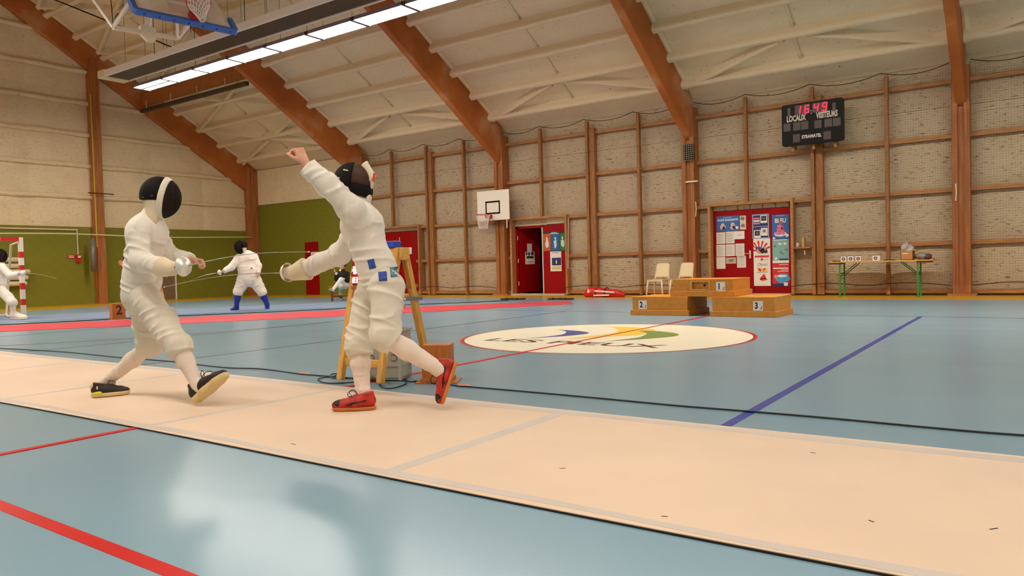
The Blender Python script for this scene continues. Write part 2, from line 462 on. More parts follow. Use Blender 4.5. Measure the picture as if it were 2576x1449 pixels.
def head_prims(c, f, u, s=1.0):
    """c = centre of the skull"""
    B = basis(f, u); F, S, U = B[:, 0], B[:, 1], B[:, 2]; c = A3(c)
    P = lambda a, b, z: c + F * a * s + S * b * s + U * z * s
    R = B
    o = [ell(P(-0.008, 0, 0.022), np.array([0.094, 0.074, 0.088]) * s, R, 0.02), ell(P(0.022, 0, -0.045), np.array([0.066, 0.056, 0.066]) * s, R, 0.03),
         ell(P(0.062, 0, -0.088), np.array([0.026, 0.028, 0.022]) * s, R, 0.02),
         cone(P(0.086, 0, 0.012), P(0.106, 0, -0.026), 0.008 * s, 0.013 * s, 0.012), ell(P(0.082, 0, 0.024), np.array([0.012, 0.05, 0.010]) * s, R, 0.015),
         ell(P(0.084, 0, -0.058), np.array([0.012, 0.024, 0.006]) * s, R, 0.008), ell(P(0.082, 0, -0.070), np.array([0.012, 0.02, 0.006]) * s, R, 0.008)]
    for sg in (-1, 1):
        o.append(ell(P(0.0, sg * 0.075, -0.012), np.array([0.018, 0.009, 0.030]) * s, R, 0.006))
        o.append(ell(P(0.076, sg * 0.03, 0.008), np.array([0.012, 0.015, 0.011]) * s, R, 0.004))
    return o

def foot_frame(heel, toe, up):
    heel = A3(heel); f = _n(A3(toe) - heel); B = basis(f, up)
    L = np.linalg.norm(A3(toe) - heel)
    return heel, B, L
def shoe(parent, heel, toe, up, upper, sole, lace=None, res=0.005, extras=None, sole_t=0.026, wide=1.0):
    """heel / toe: ends of the underside of the sole"""
    h, B, L = foot_frame(heel, toe, up); s = L / 0.27
    P = lambda a, b, z: h + B @ np.array([a * s, b * s * wide, z * s])
    U = B[:, 2]
    foot = [cone(P(0.035, 0, 0.052), P(0.11, 0, 0.048), 0.037 * s, 0.040 * s, 0.01, flat=(B[:, 1], 0.95)), cone(P(0.11, 0, 0.048), P(0.20, 0, 0.032), 0.042 * s, 0.036 * s, 0.015, flat=(B[:, 1], 0.82)),
            cone(P(0.20, 0, 0.032), P(0.238, 0.004, 0.028), 0.038 * s, 0.029 * s, 0.012, flat=(B[:, 1], 0.84)), cone(P(0.05, 0, 0.06), P(0.048, 0, 0.098), 0.041 * s, 0.037 * s, 0.02),
            cone(P(0.08, 0, 0.07), P(0.15, 0, 0.058), 0.030 * s, 0.024 * s, 0.02)]
    ob = sdf_obj('shoe', foot + [cut(P(0, 0, sole_t * 0.8 / s), -U), lcut(P(0.045, 0, 0.108), U + 0.25 * B[:, 0], 0.07 * s)], upper, parent, res)
    big = [dict(p, ra=p['ra'] * 1.0 + 0.0025 * s, rb=p['rb'] + 0.0025 * s) for p in foot[:3]]
    for p in big: p['a'] = p['a'] - U * np.dot(p['a'] - P(0, 0, 0.024), U); p['b'] = p['b'] - U * np.dot(p['b'] - P(0, 0, 0.024), U)
    sdf_obj('sole', big + [cut(P(0, 0, 0), -U), cut(P(0, 0, sole_t / s), U)], sole, ob, res)
    if lace is not None:
        b = MB()
        for i in range(4):
            a = 0.115 + 0.022 * i; zt = 0.093 - 0.011 * i
            b.tube([P(a, -0.022, zt - 0.012), P(a + 0.006, 0, zt), P(a + 0.012, 0.022, zt - 0.012)], 0.0022 * s, 5)
            b.tube([P(a, 0.022, zt - 0.012), P(a + 0.006, 0, zt + 0.001), P(a + 0.012, -0.022, zt - 0.012)], 0.0022 * s, 5)
        for sg in (-1, 1):
            b.tube(spline([P(0.112, 0, 0.096), P(0.128, sg * 0.012, 0.118), P(0.155, sg * 0.03, 0.118), P(0.165, sg * 0.036, 0.098), P(0.145, sg * 0.02, 0.085), P(0.114, 0.0, 0.094)], 5), 0.0022 * s, 5)
        b.build('lace', lace, ob, smooth=True)
    return ob, P, s

def epee(label, hand, tip, group=None, bend=0.03):
    """weapon: pistol grip in the fist, bell guard, long thin blade"""
    hand = Vector(hand); tip = Vector(tip); d = (tip - hand).normalized()
    t = thing('epee', label, 'fencing sword', hand, group)
    R = frame_to(d)
    g = MB().lathe([(0.0, 0.092), (0.02, 0.091), (0.042, 0.082), (0.058, 0.066), (0.0665, 0.046), (0.068, 0.042), (0.064, 0.046), (0.055, 0.064), (0.04, 0.078), (0.0, 0.087)], 28, hand, R)
    g.build('bell_guard', MATS['guard'], t, smooth=True)
    MB().tube([hand - d * 0.085 + Vector((0, 0, -0.02)), hand - d * 0.04, hand + d * 0.02, hand + d * 0.085], [0.011, 0.014, 0.013, 0.010], 10).build('grip', MATS['black_rubber'], t, smooth=True)
    n = 14; L = (tip - hand).length
    path = []; rad = []
    for i in range(n + 1):
        q = i / n; path.append(hand + d * (0.08 + (L - 0.08) * q) + Vector((0, 0, bend * math.sin(math.pi * q)))); rad.append(0.0033 * (1 - q) + 0.0015 * q)
    MB().tube(path, rad, 6).build('blade', MATS['steel'], t, smooth=True)
    MB().tube([path[-1] - d * 0.004, path[-1] + d * 0.014], 0.0042, 8).build('point', MATS['steel'], t, smooth=True)
    return t
# ------------------------------------------------------------------ materials used throughout
floor_mat()
foam_wall('foam_wall', (214, 194, 163), (112, 90, 64))
foam_wall('foam_end', (250, 230, 190), (214, 190, 150))
foam_roof('foam_roof', (244, 225, 190), (150, 124, 92))
wood('glulam', (180, 114, 58), (156, 90, 42), (6, 6, 0.5), vscale=2.5)
dusty_beam()
wood('stud_wood', (180, 122, 66), (150, 96, 46), (6, 6, 0.7))
wood('rail_wood', (194, 138, 84), (166, 110, 60), (0.6, 6, 6))
wood('pine', (226, 178, 96), (206, 150, 66), (5, 5, 0.9))
wood('pine_x', (226, 178, 96), (206, 150, 66), (0.9, 5, 5))
wood('mdf', (214, 142, 46), (204, 130, 38), (2, 2, 2))
wood('mdf_side', (226, 158, 52), (214, 142, 40), (2, 2, 2))
wood('box_wood', (190, 112, 40), (164, 88, 26), (8, 8, 1.2))
wood('bench_wood', (176, 110, 52), (150, 86, 36), (1, 8, 8))
mat('green', (124, 122, 22), 0.75, var=0.04, vscale=2.0, bump=0.15, bscale=30)
mat('red_door', (150, 4, 6), 0.5, var=0.06, spec=0.15)
mat('white_paint', (226, 220, 206), 0.5)
mat('cream', (222, 208, 176), 0.5)
mat('yellow_border', (214, 164, 32), 0.3, var=0.08)
mat('concrete', (190, 176, 150), 0.8, var=0.1)
mat('red_line', (204, 24, 26), 0.35, var=0.05, spec=0.3)
mat('blue_line', (36, 62, 160), 0.3)
mat('dark_line', (40, 50, 66), 0.35)
mat('dark_red_line', (128, 34, 36), 0.35)
mat('yellow_line', (206, 196, 70), 0.35)
mat('logo_white', (252, 246, 222), 0.3)
mat('logo_blue', (52, 80, 160), 0.3)
mat('logo_yellow', (250, 216, 84), 0.3)
mat('logo_green', (122, 156, 78), 0.3)
mat('logo_brown', (66, 28, 16), 0.3)
mat('red_mat', (206, 64, 78), 0.55, var=0.05)
mat('grey_mat', (128, 148, 178), 0.5, var=0.06)
mat('piste', (224, 200, 176), 0.75, var=0.05, vscale=1.2, bump=0.05, bscale=300)
mat('piste_base', (26, 24, 24), 0.8)
mat('grey_tape', (200, 190, 182), 0.55, var=0.05)
mat('net_cord', (92, 72, 52), 0.9)
mat('dark_rope', (48, 36, 28), 0.9)
mat('white_rope', (226, 214, 176), 0.8)
mat('black', (18, 16, 16), 0.5)
mat('black_rubber', (20, 20, 22), 0.6)
mat('black_plastic', (14, 8, 8), 0.45, spec=0.2)
mat('cable_black', (24, 28, 32), 0.5)
mat('orange_tape', (240, 110, 66), 0.6)
mat('lamp_white', (232, 230, 226), 0.4)
mat('lamp_end', (120, 112, 120), 0.5)
mat('lamp_grille', (70, 58, 46), 0.5)
mat('steel', (190, 190, 188), 0.25, metal=1.0)
mat('guard', (236, 234, 228), 0.38, metal=0.6)
mat('galv', (140, 142, 140), 0.45, metal=0.8)
mat('grey_pipe', (122, 118, 108), 0.5, metal=0.3)
mat('paper', (226, 218, 206), 0.7)
mat('paper_print', (158, 150, 142), 0.7)
mat('blue_foam', (58, 108, 190), 0.6)
mat('ring_red', (190, 20, 40), 0.4)
mat('net_white', (235, 228, 220), 0.7)
mat('sign_red', (196, 20, 24), 0.4)
m_, N_, L_, P_ = nodes_of('lamp_glow')
P_.inputs['Base Color'].default_value = (0.9, 0.9, 0.9, 1)
P_.inputs['Emission Color'].default_value = (*LAMP_COLOR, 1)
P_.inputs['Emission Strength'].default_value = LAMP_STRENGTH
MATS['lamp_glow'] = m_
m_, N_, L_, P_ = nodes_of('board_glass')
P_.inputs['Base Color'].default_value = (0.95, 0.9, 0.88, 1); P_.inputs['Roughness'].default_value = 0.12
P_.inputs['Alpha'].default_value = 0.35
MATS['board_glass'] = m_

# ------------------------------------------------------------------ floor and its painted markings
floor = structure(MB().box((XL - 0.3, YF - 0.3, -0.2), (XR + 0.3, YB + 0.3, 0.0)).build('floor', MATS['floor']))
def strip(name, m, a, b, w, z=0.0015):
    a = Vector((a[0], a[1], 0)); b = Vector((b[0], b[1], 0)); d = (b - a).normalized(); s = Vector((-d.y, d.x, 0)) * w / 2
    q = [a - s, b - s, b + s, a + s]
    return MB().prism([(v.x, v.y) for v in q], -0.001, z).build(name, m, floor)
def arc_line(name, m, c, r, a0, a1, w, z=0.0015, n=48):
    b = MB(); 
    P = [(math.radians(a0 + (a1 - a0) * i / n)) for i in range(n + 1)]
    vs = []
    for a in P:
        for rr in (r - w / 2, r + w / 2): vs.append((c[0] + rr * math.cos(a), c[1] + rr * math.sin(a), z))
    b.add(vs, [(2 * i, 2 * i + 1, 2 * i + 3, 2 * i + 2) for i in range(n)])
    return b.build(name, m, floor)
MB().box((XL, 16.93, -0.01), (XR, YB, 0.001)).build('border_strip', MATS['yellow_border'], floor)
MB().box((XL, YF, -0.01), (-23.2, 16.93, 0.001)).build('border_strip', MATS['yellow_border'], floor)
XRED = -4.354
strip('halfway_line', MATS['red_line'], (XRED, 0.6), (XRED, 16.3), 0.05, 0.0045)
strip('attack_line', MATS['blue_line'], (-1.382, 3.0), (-1.382, 12.27), 0.06)
strip('attack_line', MATS['dark_line'], (-7.40, 3.0), (-7.40, 12.27), 0.035)
strip('touch_line', MATS['red_line'], (-18.0, 1.21), (9.3, 1.21), 0.058)
strip('side_line', MATS['dark_line'], (-13.35, 12.27), (4.6, 12.27), 0.03)
strip('end_line', MATS['dark_line'], (-13.35, 3.9), (-13.35, 12.27), 0.03)
strip('court_line', MATS['dark_line'], (-10.2, 3.9), (-10.0, 12.3), 0.03)
arc_line('arc_line', MATS['dark_red_line'], (-16.8, 8.13), 6.6, -62, 62, 0.04)
arc_line('arc_line', MATS['yellow_line'], (-26.0, 11.6), 7.1, -40, 40, 0.05)
CX, CY, CR = XRED, 8.133, 1.79
def disc(name, m, ra, rb, ang, z, z0=0.0):
    poly = []
    for i in range(96):
        t = 2 * math.pi * i / 96
        a, b = ra * math.cos(t), rb * math.sin(t)
        poly.append((CX + a * math.cos(ang) - b * math.sin(ang), CY + a * math.sin(ang) + b * math.cos(ang)))
    return MB().prism(poly, z0, z).build(name, m, floor)
disc('centre_circle', MATS['red_line'], CR, CR, 0, 0.0015, -0.001)
disc('logo_outline', MATS['logo_brown'], 1.752, 1.788, YAW, 0.0022)
disc('logo_disc', MATS['logo_white'], 1.738, 1.774, YAW, 0.003)
def swoosh(m, pts, z):
    # smooth the outline
    P = [Vector((*p, 0)) for p in pts]
    MB().prism([(p.x, p.y) for p in P], 0.002, z).build('logo_swoosh', m, floor)
def smooth_poly(pts, corners):
    out = []; n = len(pts)
    for i in range(n):
        p0, p1, p2, p3 = [Vector((*pts[(i + k) % n], 0)) for k in (-1, 0, 1, 2)]
        if i in corners: p0 = p1 - (p2 - p1) * 0.3
        if (i + 1) % n in corners: p3 = p2 + (p2 - p1) * 0.3
        for k in range(5):
            t = k / 5
            q = 0.5 * ((2 * p1) + (p2 - p0) * t + (2 * p0 - 5 * p1 + 4 * p2 - p3) * t * t + (3 * p1 - p0 - 3 * p2 + p3) * t ** 3)
            out.append((q.x, q.y))
    return out
swoosh(MATS['logo_yellow'], smooth_poly([(-4.96, 9.35), (-4.66, 9.40), (-4.34, 9.27), (-4.1, 9.06), (-4.04, 8.63), (-4.02, 8.38), (-4.2, 8.15), (-4.68, 7.58), (-4.49, 8.22), (-4.45, 8.58), (-4.57, 8.91), (-4.76, 9.18)], (0, 7)), 0.0036)
swoosh(MATS['logo_blue'], smooth_poly([(-5.41, 8.73), (-5.22, 8.69), (-5.0, 8.63), (-4.75, 8.44), (-4.74, 8.22), (-4.82, 7.98), (-4.93, 7.81), (-5.14, 7.52), (-5.0, 7.9), (-4.98, 8.13), (-5.06, 8.37), (-5.2, 8.57)], (0, 7)), 0.0036)
swoosh(MATS['logo_green'], smooth_poly([(-4.29, 8.94), (-4.05, 8.95), (-3.77, 8.81), (-3.59, 8.61), (-3.55, 8.38), (-3.67, 8.11), (-3.83, 7.85), (-4.07, 7.56), (-3.95, 7.88), (-3.9, 8.15), (-3.97, 8.48), (-4.03, 8.63)], (0, 7)), 0.004)
text_on('logo_lettering', 'LES PIEUX', MATS['logo_brown'], floor, (-4.38, 7.29, 0.003), (1, 0.012, 0), (0, 1, 0), 0.40, sx=1.30, extrude=0.0008, bold=0.006)

# ------------------------------------------------------------------ near fencing strip
t = thing('fencing_piste', 'long beige fencing piste with grey tape edges under the two nearest fencers', 'fencing piste', (-4.5, 3.07, 0))
PN = lambda x: 2.262 + 0.006 * (x + 4) + 0.012 * math.sin(x * 1.1)
PF = lambda x: 3.885 + 0.003 * (x + 4) + 0.012 * math.sin(x * 0.9 + 1)
def ribbon(name, m, f0, f1, z0, z1, x0=-16.0, x1=4.0, n=160):
    b = MB(); vs = []; fs = []
    for i in range(n + 1):
        x = x0 + (x1 - x0) * i / n
        a, c = f0(x), f1(x)
        vs += [(x, a, z0), (x, c, z0), (x, c, z1), (x, a, z1)]
    for i in range(n):
        k = 4 * i
        fs += [(k, k + 4, k + 7, k + 3), (k + 3, k + 7, k + 6, k + 2), (k + 2, k + 6, k + 5, k + 1), (k, k + 1, k + 5, k + 4)]
    fs += [(0, 3, 2, 1), (4 * n, 4 * n + 1, 4 * n + 2, 4 * n + 3)]
    b.add(vs, fs)
    return b.build(name, m, t)
ribbon('underlay', MATS['piste_base'], lambda x: PN(x) - 0.004, lambda x: PF(x) - 0.006, 0.0005, 0.007)
ribbon('top_fabric', MATS['piste'], PN, PF, 0.007, 0.010)
ribbon('edge_tape', MATS['grey_tape'], lambda x: PN(x) + 0.028 + 0.012 * math.sin(x * 3.1), lambda x: PN(x) + 0.082 + 0.013 * math.sin(x * 3.1 + 0.7), 0.0095, 0.0108)
ribbon('edge_tape', MATS['grey_tape'], lambda x: PF(x) - 0.125 + 0.012 * math.sin(x * 2.7), lambda x: PF(x) - 0.045 + 0.012 * math.sin(x * 2.7 + 0.8), 0.0095, 0.0108)
for xx, w, mm in ((-2.33, 0.075, 'grey_tape'), (-4.31, 0.055, 'grey_tape'), (-6.3, 0.055, 'grey_tape'), (-8.3, 0.055, 'grey_tape')):
    MB().box((xx - w / 2, PN(xx) + 0.06, 0.0095), (xx + w / 2, PF(xx) - 0.1, 0.0106)).build('cross_tape', MATS[mm], t)
for i, (px, py) in enumerate(((2192, 1311), (2045, 1139), (738, 1117), (1672, 1299), (1415, 1178), (2500, 1330))):
    p = aZ(px, py, 0.0103)
    MB().cbox(p, (0.022 + 0.006 * (i % 3), 0.006, 0.0008), Matrix.Rotation(0.3 * i - 0.6, 3, 'Z')).build('scuff_mark', MATS['dark_rope'], t)

# ------------------------------------------------------------------ far strips laid obliquely
def slab(name, label, cat, pts, z, m):
    o = MB().prism(pts, 0.0004, z).build(name, m, None)
    return tag(o, label, cat)
slab('floor_mat', 'long red floor mat running obliquely in front of the far piste', 'mat', [(-19.2, -1.2), (-14.59, 5.34), (-11.13, 9.95), (-8.55, 14.49), (-9.43, 15.76), (-12.91, 11.45), (-16.5, 6.03), (-21.0, -1.2)], 0.006, MATS['red_mat'])
slab('fencing_piste', 'pale blue-grey far fencing piste under the fencer in blue socks', 'fencing piste', [(-22.3, -1.2), (-17.68, 6.48), (-14.13, 12.3), (-12.25, 15.4), (-14.4, 16.4), (-16.46, 13.9), (-20.6, 7.5), (-25.4, -1.2)], 0.006, MATS['grey_mat'])

# ------------------------------------------------------------------ back wall (long side with the scoreboard)
D3L, D3M, D3R = -13.14, -12.17, -11.37   # half-open red door
wb = MB()
wb.box((XL - 0.3, YB + 0.06, 0), (D3L, YB + 0.3, 5.3)).box((D3M, YB + 0.06, 0), (XR + 0.3, YB + 0.3, 5.3)).box((D3L, YB + 0.06, 2.06), (D3M, YB + 0.3, 5.3))
wall_back = structure(wb.build('wall_back', MATS['foam_wall']))
# painted block wall in the first bay
MB().box((XL, YB + 0.005, 0), (-19.83, YB + 0.06, 3.63)).build('block_backing', MATS['green'], wall_back)
blk = None
def blocks(parent, wall_fn, u0, u1, z0, z1, hole, mesh_fn):
    """running-bond blocks, 0.5 x 0.2, joints recessed"""
    src = None; nz = int(round((z1 - z0) / 0.2))
    for r in range(nz):
        u = u0 - (0.25 if r % 2 else 0)
        while u < u1 - 0.01:
            a, b = max(u, u0), min(u + 0.5, u1)
            zc = z0 + r * 0.2 + 0.1
            if b - a > 0.06 and not (hole and a < hole[1] and b > hole[0] and zc < hole[2]):
                if abs((b - a) - 0.5) < 1e-6 and src is not None:
                    inst('block', src, wall_fn((a + b) / 2, zc), parent)
                else:
                    o = mesh_fn(b - a)
                    o.location = wall_fn((a + b) / 2, zc)
                    link(o, parent)
                    if abs((b - a) - 0.5) < 1e-6: src = o
            u += 0.5
def blk_y(w):
    me = bpy.data.meshes.new('block'); b = MB().box((-w / 2 + 0.003, 0.012, -0.0975), (w / 2 - 0.003, 0.02, 0.0975)); me.from_pydata(b.v, [], b.f); me.materials.append(MATS['green'])
    return bpy.data.objects.new('block', me)
def blk_x(w):
    me = bpy.data.meshes.new('block'); b = MB().box((0, -w / 2 + 0.003, -0.0975), (0.0105, w / 2 - 0.003, 0.0975)); me.from_pydata(b.v, [], b.f); me.materials.append(MATS['green'])
    return bpy.data.objects.new('block', me)
blocks(wall_back, lambda u, z: (u, YB - 0.012, z), XL + 0.02, -19.83, 0.03, 3.63, (-23.1, -22.3, 2.04), blk_y)

def foam_cell(parent, p00, ux, uz, w, h, nrm, m, bul, seed, name='foam_panel'):
    rnd = random.Random(seed); nx, nz = 8, 6
    vs = []
    o = Vector(p00); ux = Vector(ux); uz = Vector(uz); nrm = Vector(nrm)
    for j in range(nz + 1):
        for i in range(nx + 1):
            s, q = i / nx, j / nz
            e = min(1, 6 * min(s, 1 - s)) * min(1, 5 * min(q, 1 - q))
            vs.append(o + ux * w * s + uz * h * q + nrm * (bul * e * (0.75 + 0.5 * rnd.random())))
    fs = [(j * (nx + 1) + i, j * (nx + 1) + i + 1, (j + 1) * (nx + 1) + i + 1, (j + 1) * (nx + 1) + i) for j in range(nz) for i in range(nx)]
    return MB().add(vs, fs).build(name, m, parent, smooth=True)
foam_cell(wall_back, (XL + 0.05, YB - 0.01, 3.64), (1, 0, 0), (0, 0, 1), 6.2, 1.4, (0, -1, 0), MATS['foam_end'], 0.05, 3)

RAILZ = [0.09, 1.15, 2.30, 3.46, 4.64]
studs = []
DOORS = [(-19.0, -17.22, 2.36), (-13.30, -11.28, 2.34), (-6.93, -4.86, 2.34)]
def in_door(x, z):
    return any(a - 0.03 < x < b + 0.03 and z < h for a, b, h in DOORS)
sd = 0
for bi in range(1, 7):
    x0, x1 = FRAMES[bi], FRAMES[bi + 1]
    q = (x1 - x0) / 4
    xs = [x0 + 0.17, x0 + q - 0.04, x0 + 2 * q + 0.02, x0 + 3 * q + 0.09, x1 - 0.17]
    for i in range(4):
        a, b = xs[i], xs[i + 1]
        for j in range(5):
            zlo = RAILZ[j] if j < 5 else 0
            zhi = RAILZ[j + 1] if j < 4 else 5.05
            sd += 1
            full = in_door((a + b) / 2, (zlo + zhi) / 2)
            if full: continue
            aa, bb = a, b
            for da, db, dh in DOORS:
                if zlo < dh - 0.3:
                    if aa < db and bb > db: aa = max(aa, db) if aa > da else aa
                    if aa < da < bb: bb = min(bb, da)
            if bb - aa < 0.1: continue
            foam_cell(wall_back, (aa, YB + 0.02, zlo), (1, 0, 0), (0, 0, 1), bb - aa, zhi - zlo, (0, -1, 0), MATS['foam_wall'], 0.07, sd)
    for j, z in enumerate(RAILZ):
        a = x0
        segs = [(x0, x1)]
        for da, db, dh in DOORS:
            if z < dh - 0.02:
                segs = [s for (u, v) in segs for s in (((u, min(v, da)), (max(u, db), v)) if u < db and v > da else ((u, v),)) if s[1] - s[0] > 0.05]
        for u, v in segs:
            MB().box((u, YB - 0.13, z - 0.045), (v, YB + 0.05, z + 0.045)).build('rail', MATS['rail_wood'], wall_back, bevel=0.006, seg=1)
    for i in (1, 2, 3):
        x = xs[i]
        zb = 0.02
        for da, db, dh in DOORS:
            if da - 0.03 < x < db + 0.03: zb = dh
        MB().box((x - 0.04, YB - 0.26, zb), (x + 0.04, YB - 0.13, 4.96)).build('stud', MATS['stud_wood'], wall_back, bevel=0.006, seg=1)
        if i == 2:
            MB().box((x + 0.05, YB - 0.20, zb), (x + 0.22, YB + 0.02, 4.75)).build('stud', MATS['stud_wood'], wall_back, bevel=0.006, seg=1)
def zbeam(y): return 4.03 + 0.614 * (18.72 - y)
for bi, x in enumerate(FRAMES[1:-1]):
    for w0, w1, yy in ((-0.17, -0.055, 18.58), (0.055, 0.17, 18.58)):
        MB().box((x + w0, yy, 0.05), (x + w1, YB + 0.03, 4.9)).build('column_post', MATS['glulam'], wall_back, bevel=0.008, seg=1)
    MB().box((x - 0.055, 18.63, 0.05), (x + 0.055, YB + 0.03, 4.05)).build('column_web', MATS['glulam'], wall_back)
    MB().box((x - 0.27, 18.50, 0.0), (x + 0.27, YB, 0.05)).build('column_foot', MATS['stud_wood'], wall_back)
MB().box((XL + 0.02, 18.58, 0.0), (XL + 0.28, YB - 0.02, 5.0)).build('corner_post', MATS['glulam'], wall_back)
MB().box((-19.82, YB - 0.16, 0.0), (-19.80, YB, 3.7)).build('edge_trim', MATS['stud_wood'], wall_back)
# low dark cord along the foot of the wall
for bi in range(1, 6):
    x0, x1 = FRAMES[bi] + 0.2, FRAMES[bi + 1] - 0.2
    segs = [(x0, x1)]
    for da, db, dh in DOORS: segs = [s for (u, v) in segs for s in (((u, min(v, da)), (max(u, db), v)) if u < db and v > da else ((u, v),)) if s[1] - s[0] > 0.3]
    for u, v in segs:
        n = max(4, int((v - u) / 0.25)); k = max(1, round((v - u) / 1.53))
        pts = [(u + (v - u) * i / n, YB - 0.285, 0.22 + 0.07 * abs(math.sin(math.pi * k * i / n))) for i in range(n + 1)]
        MB().tube(pts, 0.009, 5).build('low_cord', MATS['dark_rope'], wall_back, smooth=True)

# protective netting, one net per bay, top rope sagging between the posts
NETLAB = ['left of the small hoop', 'between small hoop and loudspeaker', 'behind the scoreboard', 'right of the rightmost timber column']
for bi in range(1, 5):
    xa, xb = FRAMES[bi] + 0.02, FRAMES[bi + 1] - 0.02
    x0, x1 = FRAMES[bi] + 0.19, FRAMES[bi + 1] - 0.19
    t = thing('safety_net', 'fine brown safety net over the foam wall ' + NETLAB[bi - 1], 'net', ((x0 + x1) / 2, YB - 0.30, 0.2), 'nets hung along the foam wall')
    q = (FRAMES[bi + 1] - FRAMES[bi]) / 4
    knots = [x0] + [FRAMES[bi] + q * i for i in (1, 2, 3) if FRAMES[bi] + q * i < x1] + [x1]
    def top(x):
        if x < x0 - 0.04 or x > x1 + 0.04: return 3.98
        x = min(max(x, x0), x1)
        for a, b in zip(knots, knots[1:]):
            if a <= x <= b + 1e-6:
                s = (x - a) / (b - a); return 5.0 - 0.5 * s * (1 - s)
        return 5.0
    yn = YB - 0.342
    def spans(x):   # z ranges of net at x
        lo = 0.24
        for da, db, dh in DOORS:
            if da - 0.02 < x < db + 0.02: lo = dh + 0.02
        return lo
    b = MB(); x = xa
    while x <= xb:
        lo, hi = spans(x), top(x)
        b.tube([(x, yn, lo), (x, yn - 0.008, (lo + hi) / 2), (x, yn, hi)], 0.0011, 3, caps=False); x += 0.052
    z = 0.26
    while z < 5.0:
        xs = [xa] + [x0 - 0.03 + (x1 - x0 + 0.06) * i / 40 for i in range(41)] + [xb]
        run = []
        for xx in xs + [None]:
            ok = xx is not None and spans(xx) < z < top(xx)
            if ok: run.append((xx, yn - 0.004, z + 0.004 * math.sin(xx * 5 + z * 9)))
            if not ok:
                if len(run) > 1: b.tube(run, 0.0018, 3, caps=False)
                run = []
        z += 0.052
    b.build('net_mesh', MATS['net_cord'], t)
    MB().tube([(x0 + (x1 - x0) * i / 60, yn, top(x0 + (x1 - x0) * i / 60)) for i in range(61)], 0.009, 5).build('top_rope', MATS['dark_rope'], t, smooth=True)
    MB().tube([(x0 + (x1 - x0) * i / 10, yn - 0.012, 4.06 - 0.0 * i) for i in range(11)], 0.004, 4).build('tension_line', MATS['dark_rope'], t)

# ------------------------------------------------------------------ end wall on the left
wall_left = structure(MB().box((XL - 0.3, YF - 0.3, 0), (XL - 0.02, YB + 0.3, 11.8)).build('wall_left', MATS['foam_end']))
MB().box((XL - 0.05, 6.0, 0), (XL - 0.005, 14.48, 2.57)).box((XL - 0.05, 15.42, 0), (XL - 0.005, YB - 0.03, 2.57)).box((XL - 0.05, 14.48, 2.0), (XL - 0.005, 15.42, 2.57)).build('block_backing', MATS['green'], wall_left)
blocks(wall_left, lambda u, z: (XL - 0.012, u, z), 8.6, YB - 0.35, 0.0, 2.57, (14.45, 15.45, 2.02), blk_x)
EZ = [2.57, 3.59, 4.64, 5.69, 6.74, 7.80, 8.9, 10.0]
sd = 900
for j in range(len(EZ) - 1):
    y = YB - 0.32; 
    while y > 4:
        w = 2.0
        top = EZ[j + 1]
        if EZ[j] < zpurlin(y - w / 2) + 0.3:
            foam_cell(wall_left, (XL - 0.01, y, EZ[j]), (0, -1, 0), (0, 0, 1), w, top - EZ[j], (1, 0, 0), MATS['foam_end'], 0.06, sd); sd += 1
        y -= w
for j, z in enumerate(EZ[1:-1]):
    yend = YB - 0.3
    while zpurlin(yend) < z + 0.15: yend -= 0.1
    b = MB(); n = 26; path = [(XL + 0.05, yend - (yend - 3.0) * i / n, z + 0.012 * math.sin(i * 1.7 + j)) for i in range(n + 1)]
    b.tube(path, [0.075 + 0.012 * math.sin(i * 2.3) for i in range(n + 1)], 8)
    b.build('foamed_rail', MATS['foam_end'], wall_left, smooth=True)
b = MB().box((XL + 0.0, 12.44, 0), (XL + 0.34, 12.72, 8.2)); b.build('end_column', MATS['glulam'], wall_left, bevel=0.01, seg=1)
MB().tube([(XL + 0.40, 12.40, 1.9), (XL + 0.38, 12.40, 7.0)], 0.018, 6).build('yellow_strap', mat('strap_yellow', (214, 186, 40), 0.6), wall_left)
MB().box((XL + 0.02, 18.42, 0), (XL + 0.26, 18.6, 5.2)).build('end_column', MATS['glulam'], wall_left, bevel=0.01, seg=1)

# net hanging over the upper end wall with its white bottom rope
t = thing('safety_net', 'fine net over the upper left end wall with white bottom rope', 'net', (XL + 0.45, 12, 2.3), None)
b = MB(); z = 2.32
while z < 7.0:
    ye = YB - 0.35
    while zbeam(ye) < z + 0.2: ye -= 0.1
    b.tube([(XL + 0.44, 4.0, z), (XL + 0.44, (4 + ye) / 2, z - 0.01), (XL + 0.44, ye, z)], 0.0013, 3, caps=False); z += 0.06
y = 6.0
while y < YB - 0.4:
    b.tube([(XL + 0.44, y, 2.3), (XL + 0.44, y, min(7.0, zbeam(y) - 0.1))], 0.0008, 3, caps=False); y += 0.06
b.build('net_mesh', mat('net_pale', (150, 124, 88), 0.9), t)
MB().tube([(XL + 0.45, 4 + 14.5 * i / 30, 2.30 + 0.03 * math.cos(i * 0.42)) for i in range(31)], 0.02, 6).build('bottom_rope', MATS['white_rope'], t, smooth=True)

# closing walls behind the camera
structure(MB().box((XR, YF - 0.3, 0), (XR + 0.3, YB + 0.3, 11.8)).build('wall_right', MATS['foam_end']))
structure(MB().box((XL - 0.3, YF - 0.3, 0), (XR + 0.3, YF, 5.3)).build('wall_front', MATS['foam_wall']))

